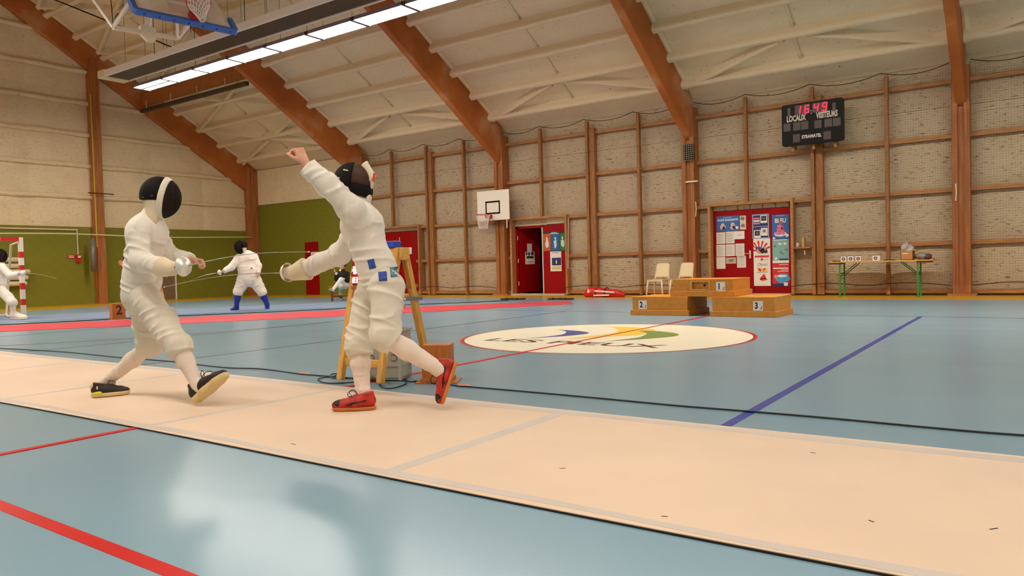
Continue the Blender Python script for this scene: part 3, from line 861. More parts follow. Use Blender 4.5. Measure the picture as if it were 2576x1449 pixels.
# ------------------------------------------------------------------ roof
zr = zpurlin(YRIDGE) + DECK
ze = zpurlin(YB) + DECK - 0.35 * SLOPE
rf = MB()
for ya, yb in ((YRIDGE, YB + 0.35), (YRIDGE, YF - 0.35)):
    rf.add([(XL - 0.3, ya, zr), (XR + 0.3, ya, zr), (XR + 0.3, yb, ze), (XL - 0.3, yb, ze), (XL - 0.3, ya, zr + 0.2), (XR + 0.3, ya, zr + 0.2), (XR + 0.3, yb, ze + 0.2), (XL - 0.3, yb, ze + 0.2)],
           [(0, 1, 2, 3), (4, 7, 6, 5), (0, 4, 5, 1), (1, 5, 6, 2), (2, 6, 7, 3), (3, 7, 4, 0)])
ceiling = structure(rf.build('ceiling', MATS['foam_roof']))
def rafter(x, far):
    y0, y1 = YRIDGE, 18.76
    poly = [(y1, zbeam(y1)), (y1, zpurlin(y1) + DECK), (y0, zpurlin(y0) + DECK), (y0, zbeam(y0))]
    if not far: poly = [(2 * YRIDGE - y, z) for y, z in poly]
    return MB().prism(poly, -0.1, 0.1, lambda p: (x + p[2], p[0], p[1])).build('rafter', MATS['glulam_run'], ceiling, bevel=0.012, seg=1)
for x in FRAMES:
    rafter(x, True); rafter(x, False)
PY = [18.1 - 0.86 * i for i in range(12)]
def purlin_mesh(L, seed):
    rnd = random.Random(seed); n = 14; vs = []
    sect = [(-0.13, 0.18), (-0.078, 0.13), (-0.07, 0.0), (-0.068, -0.10), (-0.045, -0.118), (0.045, -0.118), (0.068, -0.10), (0.07, 0.0), (0.085, 0.13), (0.13, 0.18)]
    for i in range(n + 1):
        fl = 1.35 if i in (0, n) else 1.0
        j = 0.012 * (rnd.random() - 0.5)
        for u, v in sect: vs.append((-L / 2 + L * i / n, u * fl + 0.01 * (rnd.random() - 0.5), v * (1.1 if i in (0, n) else 1) + j))
    fs = [(i * 10 + k, (i + 1) * 10 + k, (i + 1) * 10 + k + 1, i * 10 + k + 1) for i in range(n) for k in range(9)]
    me = bpy.data.meshes.new('purlin'); me.from_pydata(vs, [], fs); me.materials.append(MATS['foam_roof'])
    me.polygons.foreach_set('use_smooth', [True] * len(me.polygons)); return me
pm_s = [purlin_mesh(5.95, i) for i in range(3)]; pm_l = [purlin_mesh(6.2, i + 9) for i in range(2)]
ribm = MB().tube([(0, 0.40, -0.215), (0, 0.2, -0.10), (0, -0.2, 0.13), (0, -0.40, 0.235)], [0.05, 0.04, 0.042, 0.055], 7)
rme = bpy.data.meshes.new('rib'); rme.from_pydata(ribm.v, [], ribm.f); rme.materials.append(MATS['foam_roof']); rme.polygons.foreach_set('use_smooth', [True] * len(rme.polygons))
fillm = MB().tube([(0, 0.43, -0.2485), (0, -0.43, 0.2485)], 0.09, 7)
fme = bpy.data.meshes.new('foam_fillet'); fme.from_pydata(fillm.v, [], fillm.f); fme.materials.append(MATS['foam_roof'])
ang = -math.atan(SLOPE)
for bi in range(7):
    xm = (FRAMES[bi] + FRAMES[bi + 1]) / 2
    for k, y in enumerate(PY):
        me = (pm_l if bi == 0 else pm_s)[(k + bi) % (2 if bi == 0 else 3)]
        o = bpy.data.objects.new('purlin', me); o.location = (xm, y, zpurlin(y) + 0.115); o.rotation_euler = (ang, 0, 0); link(o, ceiling)
        if k < 11 and bi < 6:
            ym = y - 0.43
            o = bpy.data.objects.new('rib', rme); o.location = (xm - 0.06 + 0.05 * (k % 2), ym, zpurlin(ym) + DECK - 0.03); link(o, ceiling)
            for e, s in ((FRAMES[bi], 1), (FRAMES[bi + 1], -1)):
                o = bpy.data.objects.new('foam_fillet', fme); o.location = (e + s * 0.13, ym, zpurlin(ym) + DECK - 0.01); link(o, ceiling)
def brace(x0, y0, x1, y1):
    """foam-covered diagonal ridge standing on the deck"""
    nr = Vector((0, SLOPE, 1)).normalized(); n = 8; vs = []; fs = []
    a = Vector((x0, y0, zpurlin(y0))); b = Vector((x1, y1, zpurlin(y1))); sd = (b - a).normalized().cross(nr)
    for i in range(n + 1):
        c = a.lerp(b, i / n)
        for u, v in ((-0.10, 0.27), (-0.06, 0.2), (-0.052, 0.04), (-0.03, 0.02), (0.03, 0.02), (0.052, 0.04), (0.06, 0.2), (0.10, 0.27)):
            vs.append(c + sd * (u + 0.006 * math.sin(i * 2.3 + x0)) + nr * (v + 0.006 * math.sin(i * 1.7 + y0)))
    for i in range(n): fs += [(i * 8 + k, i * 8 + k + 1, (i + 1) * 8 + k + 1, (i + 1) * 8 + k) for k in range(7)]
    fs += [tuple(range(8)), tuple(reversed(range(n * 8, n * 8 + 8)))]
    MB().add(vs, fs).build('brace', MATS['foam_roof'], ceiling, smooth=True)
for bi in range(1, 6):
    x0, x1 = FRAMES[bi], FRAMES[bi + 1]; xm = (x0 + x1) / 2
    brace(x0 + 0.15, 18.15, xm - 0.25, 17.28); brace(xm + 0.25, 17.28, x1 - 0.15, 18.12)
x0, x1 = FRAMES[0], FRAMES[1]; xm = (x0 + x1) / 2
for yc in (15.45, 17.3, 13.6, 11.8, 10.0):
    for e in (x0 + 0.15, x1 - 0.15):
        for s in (-1, 1):
            brace(xm, yc, e, yc + s * 0.92)
# timber header and dark rail between the first two frames
MB().box((FRAMES[0] + 0.1, 14.2, 6.95), (FRAMES[1] - 0.1, 14.42, 7.35)).build('header_beam', MATS['rail_wood'] if False else MATS['glulam'], ceiling, bevel=0.01, seg=1)
MB().box((FRAMES[0] + 0.15, 14.12, 6.66), (FRAMES[1] - 0.1, 14.24, 6.78)).build('dark_rail', MATS['lamp_grille'], ceiling)
for i in range(4):
    x = FRAMES[0] + 0.5 + i * 1.55
    MB().tube([(x, 14.17, 6.78), (x, 14.17, 7.05)], 0.015, 6).build('rail_hanger', MATS['cream'], ceiling)
for i, (x, y, zz) in enumerate(((-17.4, 11.6, 7.2), (-18.6, 10.6, 7.0), (-16.3, 10.2, 7.3), (-15.6, 11.2, 7.4), (-19.0, 12.0, 7.0))):
    MB().tube([(x, y, 6.62), (x, y, zpurlin(y))], 0.008, 5).build('drop_rod', MATS['dark_rope'], ceiling)
MB().tube([(-23.5, 9.6, 9.2), (-19.8, 12.4, 7.2)], 0.02, 6).build('tie_rod', MATS['black'], ceiling)
MB().tube([(-18.5, 9.2, 9.6), (-13.7, 12.4, 7.5)], 0.02, 6).build('tie_rod', MATS['black'], ceiling)

# ------------------------------------------------------------------ lamps: fluorescent row (lit), a second, unlit row, and added rows out of view
def lamp(i, x, y, lit, lab, grp, z=6.5):
    t = thing('ceiling_lamp', lab, 'lamp', (x, y, z + 0.08), grp)
    w = 0.27
    b = MB().box((x - 0.77, y - w, z + 0.005), (x + 0.77, y - w + 0.02, z + 0.07)).box((x - 0.77, y + w - 0.02, z + 0.005), (x + 0.77, y + w, z + 0.07))
    b.box((x - 0.77, y - w, z + 0.07), (x + 0.77, y + w, z + 0.085)).box((x - 0.78, y - w, z - 0.01), (x - 0.735, y + w, z + 0.08)).box((x + 0.735, y - w, z - 0.01), (x + 0.78, y + w, z + 0.08))
    b.build('housing', MATS['lamp_end'], t)
    if i == 0 and y > 10: MB().box((x - 0.73, y - 0.03, z - 0.004), (x + 0.73, y + 0.03, z + 0.012)).build('centre_bar', MATS['lamp_end'], t)
    MB().box((x - 0.735, y - w + 0.02, z + 0.015), (x + 0.735, y + w - 0.02, z + 0.03)).build('diffuser', MATS['lamp_glow'], t)
    for sx in (-0.5, 0.5):
        MB().tube([(x + sx, y, z + 0.085), (x + sx, y, zpurlin(y) + 0.1)], 0.006, 5).build('suspension_rod', MATS['galv'], t)
ORD = ['first', 'second', 'third', 'fourth', 'fifth', 'sixth', 'seventh', 'eighth', 'ninth']
lx = [-21.15 + 1.57 * i for i in range(22)]
for i, x in enumerate(lx):
    lab = ('lit fluorescent ceiling panel, ' + ORD[i] + ' from the left end of the bright row') if i < 9 else 'lit fluorescent ceiling panel continuing the bright row out of view'
    lamp(i, x, 12.05, True, lab, 'lit panels in the bright row' if i < 9 else 'lit panels out of view, far row')
for i, x in enumerate(lx):
    if i % 3 < 2: lamp(i, x, 0.8, True, 'lit fluorescent ceiling panel added in an unseen near row', 'added lit panels out of view, near row', 6.25)  # unseen row added to light the fencers from the camera side
for i in range(7): lamp(i, -24.2 + 1.57 * i, 4.2, True, 'lit fluorescent ceiling panel added out of view to brighten the end wall', 'added lit panels out of view, end wall row')  # short unseen row added to brighten the end wall
t = thing('lamp_channel', 'long unlit white lamp channel with dark slot above the bright lamp row', 'lamp channel', (-8, 11.1, 6.5))
x0, x1 = -21.6, 13.0
MB().prism([(10.62, 6.50), (10.62, 6.67), (10.68, 6.70), (11.30, 6.70), (11.36, 6.66), (11.36, 6.50), (11.32, 6.50), (11.32, 6.58), (10.68, 6.58), (10.68, 6.50)], x0, x1, lambda p: (p[2], p[0], p[1])).build('channel', MATS['lamp_white'], t)
MB().box((x0 - 0.02, 10.612, 6.492), (x0 + 0.35, 11.368, 6.708)).build('end_cap', MATS['cream'], t, bevel=0.02)
MB().box((x0 + 0.35, 10.70, 6.52), (x1, 11.30, 6.575)).build('dark_grille', MATS['lamp_grille'], t)
for i in range(16):
    x = x0 + 0.8 + i * 2.1
    MB().tube([(x, 11.0, 6.70), (x, 11.0, zpurlin(11.0) + 0.1)], 0.006, 5).build('suspension_rod', MATS['galv'], t)
# ------------------------------------------------------------------ doors
YD = YB - 0.015
def door_frame(par, a, b, h, yfront=18.68, w=0.07, sill=True):
    """timber lining standing proud of the foam"""
    for x0, x1 in ((a - w, a), (b, b + w)):
        MB().box((x0, yfront, 0.02), (x1, YB + 0.02, h + w)).build('jamb', MATS['rail_wood'], par, bevel=0.006, seg=1)
    MB().box((a, yfront, h), (b, YB + 0.02, h + w)).build('head', MATS['rail_wood'], par, bevel=0.006, seg=1)
    if sill: MB().box((a, 18.56, 0.0), (b, YB + 0.05, 0.045)).build('sill', MATS['concrete'], par)
def handle(par, x, z, y, sg=1):
    MB().box((x - 0.02, y - 0.012, z - 0.1), (x + 0.02, y, z + 0.1)).tube([(x, y - 0.01, z + 0.02), (x, y - 0.05, z + 0.02), (x + sg * 0.12, y - 0.055, z + 0.02)], 0.009, 8).build('handle', MATS['cream'], par)
def leaf(par, a, b, z0, z1, y, name='leaf'):
    return MB().box((a, y, z0), (b, y + 0.045, z1)).build(name, MATS['red_door'], par, bevel=0.004, seg=1)

# plain red door in the green wall
d = structure(leaf(None, -23.07, -22.33, 0.0, 2.02, YD - 0.02, 'door_1'))
MB().tube([(-22.42, YD - 0.02, 1.0), (-22.42, YD - 0.07, 1.0), (-22.54, YD - 0.07, 1.0)], 0.009, 6).build('handle', MATS['galv'], d)
# double red door behind the trestle
d = structure(leaf(None, -18.93, -18.06, 0.045, 2.19, YD, 'door_2')); leaf(d, -18.05, -17.05, 0.045, 2.19, YD)
MB().box((-18.93, YD, 2.2), (-17.05, YB + 0.05, 2.33)).build('transom', MATS['foam_wall'], d)
door_frame(d, -18.93, -17.04, 2.31)
MB().tube([(-18.05, YD - 0.02, 1.1), (-18.05, YD - 0.02, 2.0)], 0.012, 6).build('bolt_rod', MATS['cream'], d)
# half-open red door
d = structure(leaf(None, D3M + 0.02, D3R + 0.11, 0.05, 2.10, YD, 'door_3'))
MB().box((D3L - 0.02, YD, 0.05), (D3L + 0.06, YB + 0.05, 2.10)).box((D3L, YD, 2.03), (D3M + 0.05, YB + 0.05, 2.10)).build('red_surround', MATS['red_door'], d)
MB().box((D3M - 0.015, YD - 0.01, 0.05), (D3M + 0.02, YB + 0.05, 2.04)).build('leaf_edge', MATS['cream'], d)
door_frame(d, D3L - 0.02, D3R + 0.11, 2.29)
MB().box((D3L - 0.02, YD + 0.005, 2.11), (-12.0, YB + 0.06, 2.30)).build('transom', MATS['foam_wall'], d)
MB().box((-12.0, YD, 2.13), (D3R + 0.11, YB + 0.06, 2.29)).build('transom', MATS['cream'], d)
op = MB().cbox((0.42, 0, 1.03), (0.84, 0.045, 1.96)).build('open_leaf', MATS['red_door'], None, bevel=0.004, seg=1)
op.location = (D3L + 0.07, YB + 0.06, 0.02); op.rotation_euler[2] = math.radians(76); op.parent = d; op.matrix_parent_inverse = world_of(d).inverted()
for z in (0.35, 1.05, 1.75): MB().tube([(D3L + 0.075, YD - 0.012, z - 0.06), (D3L + 0.075, YD - 0.012, z + 0.06)], 0.012, 8).build('hinge', MATS['cream'], d)
# dark store room behind it
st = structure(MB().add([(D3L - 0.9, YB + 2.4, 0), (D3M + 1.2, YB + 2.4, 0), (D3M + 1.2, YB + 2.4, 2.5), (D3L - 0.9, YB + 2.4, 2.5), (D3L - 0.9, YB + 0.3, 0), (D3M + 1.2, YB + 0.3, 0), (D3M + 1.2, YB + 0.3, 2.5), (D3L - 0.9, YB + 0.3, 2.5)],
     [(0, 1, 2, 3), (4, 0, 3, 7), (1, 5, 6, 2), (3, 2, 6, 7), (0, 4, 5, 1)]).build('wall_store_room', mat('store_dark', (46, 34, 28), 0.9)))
t = thing('shelf_unit', 'metal shelf unit in the dark store room behind the half-open red door', 'shelf', (-12.0, YB + 1.5, 0))
for z in (0.1, 0.6, 1.1, 1.6): MB().box((-12.9, YB + 1.4, z), (-11.4, YB + 1.9, z + 0.03)).build('shelf_board', MATS['galv'], t)
for x in (-12.9, -11.44):
    for y in (YB + 1.4, YB + 1.86): MB().box((x, y, 0), (x + 0.04, y + 0.04, 2.0)).build('upright', MATS['galv'], t)
# red double door covered in posters
d = structure(leaf(None, -6.86, -5.83, 0.05, 2.17, YD, 'door_4')); leaf(d, -5.825, -4.875, 0.05, 2.17, YD)
door_frame(d, -6.87, -4.87, 2.29)
for i in range(6):
    MB().box((-6.86 + i * 0.32, YD + 0.01, 2.175), (-6.86 + i * 0.32 + 0.30, YB + 0.05, 2.29)).build('slat', MATS['foam_wall'], d)
handle(d, aY(1887, 637, YD).x, 1.03, YD, -1)
MB().box((-6.1, YD - 0.012, 0.12), (-5.88, YD, 0.135)).build('scratch_plate', MATS['cream'], d)
# grey door in the end wall
d = structure(MB().box((XL - 0.045, 14.52, 0.0), (XL - 0.01, 15.34, 1.95)).build('door_5', mat('grey_door', (128, 104, 80), 0.6, var=0.1)))
for z0, z1 in ((0.12, 0.6), (0.72, 1.2), (1.32, 1.84)): MB().box((XL - 0.012, 14.6, z0), (XL + 0.002, 15.26, z1)).build('door_panel', MATS['grey_door'], d, bevel=0.004, seg=1)
MB().box((XL - 0.04, 15.345, 0), (XL + 0.03, 15.385, 1.98)).box((XL - 0.04, 14.48, 1.96), (XL + 0.03, 15.385, 2.0)).build('door_trim', MATS['white_paint'], d)

# ------------------------------------------------------------------ paper things on the doors
def rect(px0, py0, px1, py1, y):
    a = aY(px0, py0, y); b = aY(px1, py1, y); return min(a.x, b.x), max(a.x, b.x), min(a.z, b.z), max(a.z, b.z)
def sheet(name, label, cat, r, y, m, group=None):
    x0, x1, z0, z1 = r
    o = MB().box((x0, y - 0.003, z0), (x1, y, z1)).build(name, m); return tag(o, label, cat, group)
def patch(par, r, u0, v0, u1, v1, m, lay=1, name='print'):
    """u right, v down, in parts of the sheet"""
    x0, x1, z0, z1 = r; W_, H_ = x1 - x0, z1 - z0; yy = par['yy'] - 0.0012 * lay
    return MB().box((x0 + u0 * W_, yy - 0.0012, z1 - v1 * H_), (x0 + u1 * W_, yy + 0.0006, z1 - v0 * H_)).build(name, m, par)
def blob(par, r, u, v, ru, rv, m, lay=1, n=14, seed=0, rag=0.15):
    x0, x1, z0, z1 = r; W_, H_ = x1 - x0, z1 - z0; yy = par['yy'] - 0.0012 * lay; rnd = random.Random(seed)
    poly = []
    for i in range(n):
        a = 2 * math.pi * i / n; k = 1 + rag * (rnd.random() * 2 - 1)
        poly.append((x0 + (u + ru * k * math.cos(a)) * W_, z1 - (v + rv * k * math.sin(a)) * H_))
    return MB().prism(poly, yy - 0.0012, yy + 0.0006, lambda p: (p[0], p[2], p[1])).build('print', m, par)
def typed(o, r, n=9, m=None):
    for i in range(n): patch(o, r, 0.12, 0.14 + 0.8 * i / n, 0.12 + 0.74 * (0.7 + 0.3 * ((i * 7) % 5) / 4), 0.14 + 0.8 * i / n + 0.022, m or MATS['paper_print'], 1)
C = lambda n, c: mat(n, c, 0.55)
yp = YD - 0.001
def S(name, label, cat, q, m, y=yp, group=None):
    r = rect(*q, y); o = sheet(name, label, cat, r, y, m, group); o['yy'] = y - 0.003; return o, r
wht = C('p_white', (236, 230, 220)); navy = C('p_navy', (30, 44, 96)); blu = C('p_blue', (46, 104, 172)); pk = C('p_pink', (222, 120, 150)); rd = C('p_red', (206, 40, 50)); tl = C('p_teal', (128, 180, 178)); gy = C('p_grey', (120, 118, 116)); org = C('p_orange', (232, 130, 50)); yl = C('p_yellow', (244, 206, 70)); dk = C('p_dark', (36, 30, 46)); sky = C('p_sky', (70, 160, 214))
o, r = S('poster', 'blue landscape poster at the top left of the postered red door', 'poster', (1802, 545, 1860, 580), blu)
patch(o, r, 0.3, 0.07, 0.68, 0.12, pk); text_on('print', 'DUOS GAGNANTS', wht, o, ((r[0] + r[1]) / 2, yp - 0.005, r[3] - 0.27 * (r[3] - r[2])), (1, 0, 0), (0, 0, 1), 0.075, sx=0.85, extrude=0.0006, bold=0.002)
for u, s in ((0.28, 2), (0.72, 5)): blob(o, r, u, 0.68, 0.11, 0.2, C('p_skin', (226, 180, 170)), 1, 12, s, 0.3); blob(o, r, u + 0.04, 0.78, 0.07, 0.12, dk, 2, 9, s + 1, 0.3)
blob(o, r, 0.9, 0.8, 0.06, 0.1, wht)
o, r = S('paper_sheet', 'cream sheet with grey drawings beside the blue landscape poster', 'paper', (1861, 543, 1877, 577), C('p_cream', (216, 200, 178)))
blob(o, r, 0.5, 0.22, 0.35, 0.16, gy, 1, 12, 4, 0.4); blob(o, r, 0.5, 0.72, 0.35, 0.14, gy, 1, 12, 8, 0.4)
for i, (q, w) in enumerate((((1802, 585, 1825, 613), 'leftmost in the top row'), ((1826, 583, 1848, 612), 'second in the top row'), ((1802, 616, 1825, 645), 'leftmost in the middle row'), ((1826, 615, 1849, 644), 'centre of the middle row'), ((1850, 613, 1873, 643), 'rightmost in the middle row'), ((1854, 644, 1877, 673), 'bottom row, bold heading'))):
    o, r = S('paper_sheet', 'white typed sheet on the postered red door, ' + w, 'paper', q, MATS['paper'], group='typed sheets on the postered door'); typed(o, r)
    if i == 5: patch(o, r, 0.12, 0.05, 0.9, 0.11, gy)
o, r = S('paper_sheet', 'landscape white notice overlapping the typed sheets at the upper right', 'paper', (1847, 582, 1873, 601), wht, yp - 0.004); patch(o, r, 0.3, 0.48, 0.68, 0.53, gy)
o, r = S('paper_sheet', 'blank white sheet at the lower left of the notices on the postered door', 'paper', (1802, 647, 1825, 676), MATS['paper'])
o, r = S('photo_print', 'small grey photo print between two sheets in the bottom row', 'photo', (1826, 648, 1852, 663), C('p_beige', (186, 170, 150))); blob(o, r, 0.5, 0.5, 0.28, 0.2, gy, 1, 14, 3, 0.25)
o, r = S('poster', 'navy poster with four tilted snapshots in the middle column of the door', 'poster', (1892, 540, 1935, 599), C('p_edge', (150, 170, 196)))
patch(o, r, 0.06, 0.05, 0.94, 0.49, navy); patch(o, r, 0.06, 0.52, 0.94, 0.96, navy)
for v in (0.14, 0.24, 0.34): patch(o, r, 0.08, v, 0.46, v + 0.07, pk if v != 0.24 else wht, 2)
for (u, v, c2) in ((0.7, 0.2, dk), (0.3, 0.8, dk), (0.72, 0.72, gy)):
    patch(o, r, u - 0.2, v - 0.15, u + 0.2, v + 0.17, wht, 2); patch(o, r, u - 0.15, v - 0.12, u + 0.15, v + 0.08, c2 if c2 is dk else C('p_lite', (214, 206, 196)), 3); blob(o, r, u, v - 0.02, 0.09, 0.06, C('p_violet', (110, 96, 130)), 4, 10, int(u * 10), 0.3)
o, r = S('poster', 'red and white sunburst poster with a dark crowd, middle column of the door', 'poster', (1895, 601, 1938, 648), wht)
cx, cz = (r[0] + r[1]) / 2 - 0.05, r[2] + 0.15
for i in range(7):
    a0 = math.radians(20 + i * 24); a1 = a0 + math.radians(11); R0 = 0.28
    pts = [(cx, cz)] + [(min(r[1], max(r[0], cx + R0 * math.cos(a))), min(r[3], max(r[2], cz + R0 * math.sin(a)))) for a in (a0, (a0 + a1) / 2, a1)]
    MB().prism(pts, yp - 0.0058, yp - 0.003, lambda p: (p[0], p[2], p[1])).build('print', rd, o)
for i in range(9): blob(o, r, 0.25 + 0.06 * i, 0.42 + 0.2 * ((i * 5) % 7) / 7 + 0.1, 0.12, 0.12, [C('p_violet2', (92, 84, 150)), C('p_flesh', (222, 150, 110)), dk][i % 3], 3 + i % 2, 10, i, 0.3)
patch(o, r, 0.08, 0.88, 0.92, 0.97, rd, 5)
o, r = S('poster', 'white poster with a red dancing figure at the bottom of the middle column', 'poster', (1896, 649, 1939, 719), wht)
blob(o, r, 0.5, 0.06, 0.08, 0.045, rd); patch(o, r, 0.64, 0.05, 0.88, 0.065, rd)
text_on('print', 'Open', gy, o, ((r[0] + r[1]) / 2, yp - 0.005, r[3] - 0.24 * (r[3] - r[2])), (1, 0, 0), (0, 0, 1), 0.11, extrude=0.0005, shear=0.3)
for i in range(6): blob(o, r, 0.3 + 0.09 * i, 0.41 + 0.03 * (i % 2), 0.07, 0.055, [org, rd, yl][i % 3], 1 + i % 2, 9, i + 20, 0.4)
patch(o, r, 0.15, 0.51, 0.82, 0.525, gy); blob(o, r, 0.56, 0.70, 0.16, 0.10, rd, 1, 10, 40, 0.5); blob(o, r, 0.6, 0.78, 0.22, 0.05, org, 1, 10, 41, 0.3); patch(o, r, 0.1, 0.94, 0.8, 0.95, C('p_pale', (206, 190, 180)))
o, r = S('poster', 'blue poster headed BLEU with a pink pile of figures on a dish', 'poster', (1942, 541, 1985, 601), blu)
patch(o, r, 0.25, 0.03, 0.75, 0.06, pk); text_on('print', 'BLEU', wht, o, ((r[0] + r[1]) / 2, yp - 0.005, r[3] - 0.25 * (r[3] - r[2])), (1, 0, 0), (0, 0, 1), 0.145, sx=0.85, extrude=0.0006, bold=0.004)
blob(o, r, 0.48, 0.78, 0.36, 0.11, wht, 1, 18, 1, 0.03)
for i, (u, v, w) in enumerate(((0.5, 0.36, 0.09), (0.44, 0.48, 0.13), (0.56, 0.5, 0.12), (0.4, 0.6, 0.16), (0.58, 0.62, 0.17), (0.34, 0.74, 0.16), (0.52, 0.74, 0.18), (0.64, 0.73, 0.15))): blob(o, r, u, v, w, 0.08, pk if i % 2 else C('p_rose', (206, 70, 90)), 2 + i % 2, 10, i + 60, 0.35)
blob(o, r, 0.88, 0.85, 0.09, 0.065, wht); blob(o, r, 0.1, 0.95, 0.08, 0.04, wht)
o, r = S('poster', 'pale teal poster with small figures in the right column of the door', 'poster', (1943, 602, 1985, 661), tl)
patch(o, r, 0.08, 0.02, 0.9, 0.05, wht)
for i, (u, v) in enumerate(((0.45, 0.2), (0.78, 0.2), (0.15, 0.3), (0.5, 0.55), (0.62, 0.62), (0.2, 0.8), (0.85, 0.45))): blob(o, r, u, v, 0.11 if i < 2 else 0.07, 0.05, wht if i < 2 or i == 5 else gy, 1 + i % 2, 10, i, 0.35)
patch(o, r, 0.4, 0.82, 0.95, 0.88, navy); patch(o, r, 0.0, 0.9, 1.0, 1.0, wht, 2)
o, r = S('poster', 'red poster with a blue wave at the bottom right of the postered door', 'poster', (1943, 662, 1986, 720), rd)
for v, u in ((0.06, 0.4), (0.2, 0.05), (0.29, 0.5), (0.35, 0.3)): patch(o, r, u, v, 0.95, v + (0.05 if v == 0.2 else 0.025), wht)
blob(o, r, 0.6, 0.66, 0.42, 0.2, sky, 1, 18, 2, 0.1); blob(o, r, 0.55, 0.56, 0.36, 0.05, wht, 2, 14, 3, 0.25); blob(o, r, 0.2, 0.58, 0.1, 0.08, C('p_flesh', (222, 150, 110)), 3); patch(o, r, 0.0, 0.88, 1.0, 1.0, navy, 2); patch(o, r, 0.68, 0.84, 0.92, 0.98, wht, 3)
# door 3 papers
o, r = S('poster', 'dark poster of three glowing figures in orange, blue and green on the half-open door', 'poster', (1366, 584, 1423, 631), dk)
for u0, u1, c in ((0.0, 0.34, (196, 84, 36)), (0.36, 0.73, (28, 96, 150)), (0.75, 1.0, (40, 120, 50))): patch(o, r, u0, 0.1, u1, 0.97, C('glow%d' % c[0], c)); blob(o, r, (u0 + u1) / 2, 0.62, 0.07, 0.22, C('glow_w', (206, 224, 226)), 2, 12, int(u0 * 9), 0.35); blob(o, r, (u0 + u1) / 2, 0.34, 0.035, 0.07, C('glow_w', (206, 224, 226)), 2)
patch(o, r, 0.38, 0.04, 0.62, 0.07, wht, 3); patch(o, r, 0.3, 0.09, 0.72, 0.12, wht, 3)
o, r = S('poster', 'white poster with a navy picture below the three glowing figures', 'poster', (1384, 633, 1413, 682), wht)
patch(o, r, 0.2, 0.05, 0.75, 0.08, gy); patch(o, r, 0.15, 0.32, 0.97, 0.7, navy); patch(o, r, 0.5, 0.45, 0.6, 0.62, wht, 2); patch(o, r, 0.15, 0.74, 0.97, 0.92, C('p_lemon', (214, 196, 130)))
rot = Matrix.Rotation(math.radians(76), 4, 'Z'); hinge = Vector((D3L + 0.07, YB + 0.06, 0.02))
for nm, lb, u0, u1, z0, z1, m in (('paper_sheet', 'plain white sheet taped on the open red door leaf', 0.30, 0.50, 1.28, 1.56, MATS['paper']), ('notice', 'black and white notice with lettering on the open red door leaf', 0.21, 0.60, 0.92, 1.31, wht)):
    b = MB().box((u0, -0.028 - (0.002 if nm == 'notice' else 0), z0), (u1, -0.0235, z1)); b.v = [tuple(hinge + rot @ Vector(v)) for v in b.v]
    o = tag(b.build(nm, m), lb, 'paper' if nm == 'paper_sheet' else 'notice')
    if nm == 'notice':
        for (a, c, e, f) in ((0.26, 0.55, 1.10, 1.17), (0.23, 0.29, 1.2, 1.3), (0.33, 0.40, 1.19, 1.29), (0.46, 0.56, 1.2, 1.3), (0.3, 0.5, 0.98, 1.0)):
            b = MB().box((a, -0.0325, e), (c, -0.0295, f)); b.v = [tuple(hinge + rot @ Vector(v)) for v in b.v]; b.build('print', dk if e > 1.05 else gy, o)
o, r = S('paper_sheet', 'white notice on the double red door behind the wooden trestle', 'paper', (1019, 623, 1036, 639), wht); patch(o, r, 0.3, 0.48, 0.7, 0.53, gy)
o, r = S('paper_sheet', 'white notice on the plain red door in the green wall', 'paper', (782, 634, 800, 648), wht, YD - 0.021)

# ------------------------------------------------------------------ scoreboard
ys = YB - 0.62
a, b_ = aY(1966, 264, ys), aY(2122, 352, ys)
x0, x1 = a.x, aY(2122, 300, ys).x; z1 = aY(1966, 266, ys).z; z0 = aY(1966, 370, ys).z
SB = thing('scoreboard', 'black electronic scoreboard showing 16:49 high on the foam wall', 'scoreboard', ((x0 + x1) / 2, ys, z0))
rc = 0.06; pl = []
for cx_, cz_, a0 in ((x1 - rc, z1 - rc, 0), (x0 + rc, z1 - rc, 90), (x0 + rc, z0 + rc, 180), (x1 - rc, z0 + rc, 270)):
    for k in range(6): an = math.radians(a0 + 18 * k); pl.append((cx_ + rc * math.cos(an), cz_ + rc * math.sin(an)))
MB().prism(pl, ys, ys + 0.1, lambda p: (p[0], p[2], p[1])).build('case', MATS['black_plastic'], SB)
W_, H_ = x1 - x0, z1 - z0
def sb(u, v): return x0 + u * W_, z1 - v * H_
gw = mat('smoked_window', (74, 62, 58), 0.35)
def win(u0, v0, u1, v1, nm='digit_window'):
    a0, c1 = sb(u0, v0); a1, c0 = sb(u1, v1); MB().box((a0, ys - 0.006, c0), (a1, ys + 0.002, c1)).build(nm, gw, SB)
for u0, v0, u1, v1 in ((0.10, 0.085, 0.15, 0.28), (0.83, 0.105, 0.88, 0.30), (0.225, 0.05, 0.345, 0.27), (0.35, 0.05, 0.47, 0.27), (0.51, 0.05, 0.63, 0.27), (0.635, 0.05, 0.755, 0.27),
                       (0.03, 0.45, 0.145, 0.64), (0.19, 0.45, 0.31, 0.64), (0.32, 0.45, 0.44, 0.64), (0.54, 0.46, 0.655, 0.65), (0.70, 0.46, 0.82, 0.65), (0.835, 0.46, 0.955, 0.65), (0.185, 0.735, 0.30, 0.925), (0.68, 0.745, 0.80, 0.935)): win(u0, v0, u1, v1)
led = mat('led_red', (255, 16, 60), 0.4, emit=1.0)
SEG = {'1': 'bc', '6': 'acdefg', '4': 'bcfg', '9': 'abcdfg', '0': 'abcdef', '3': 'abcdg'}
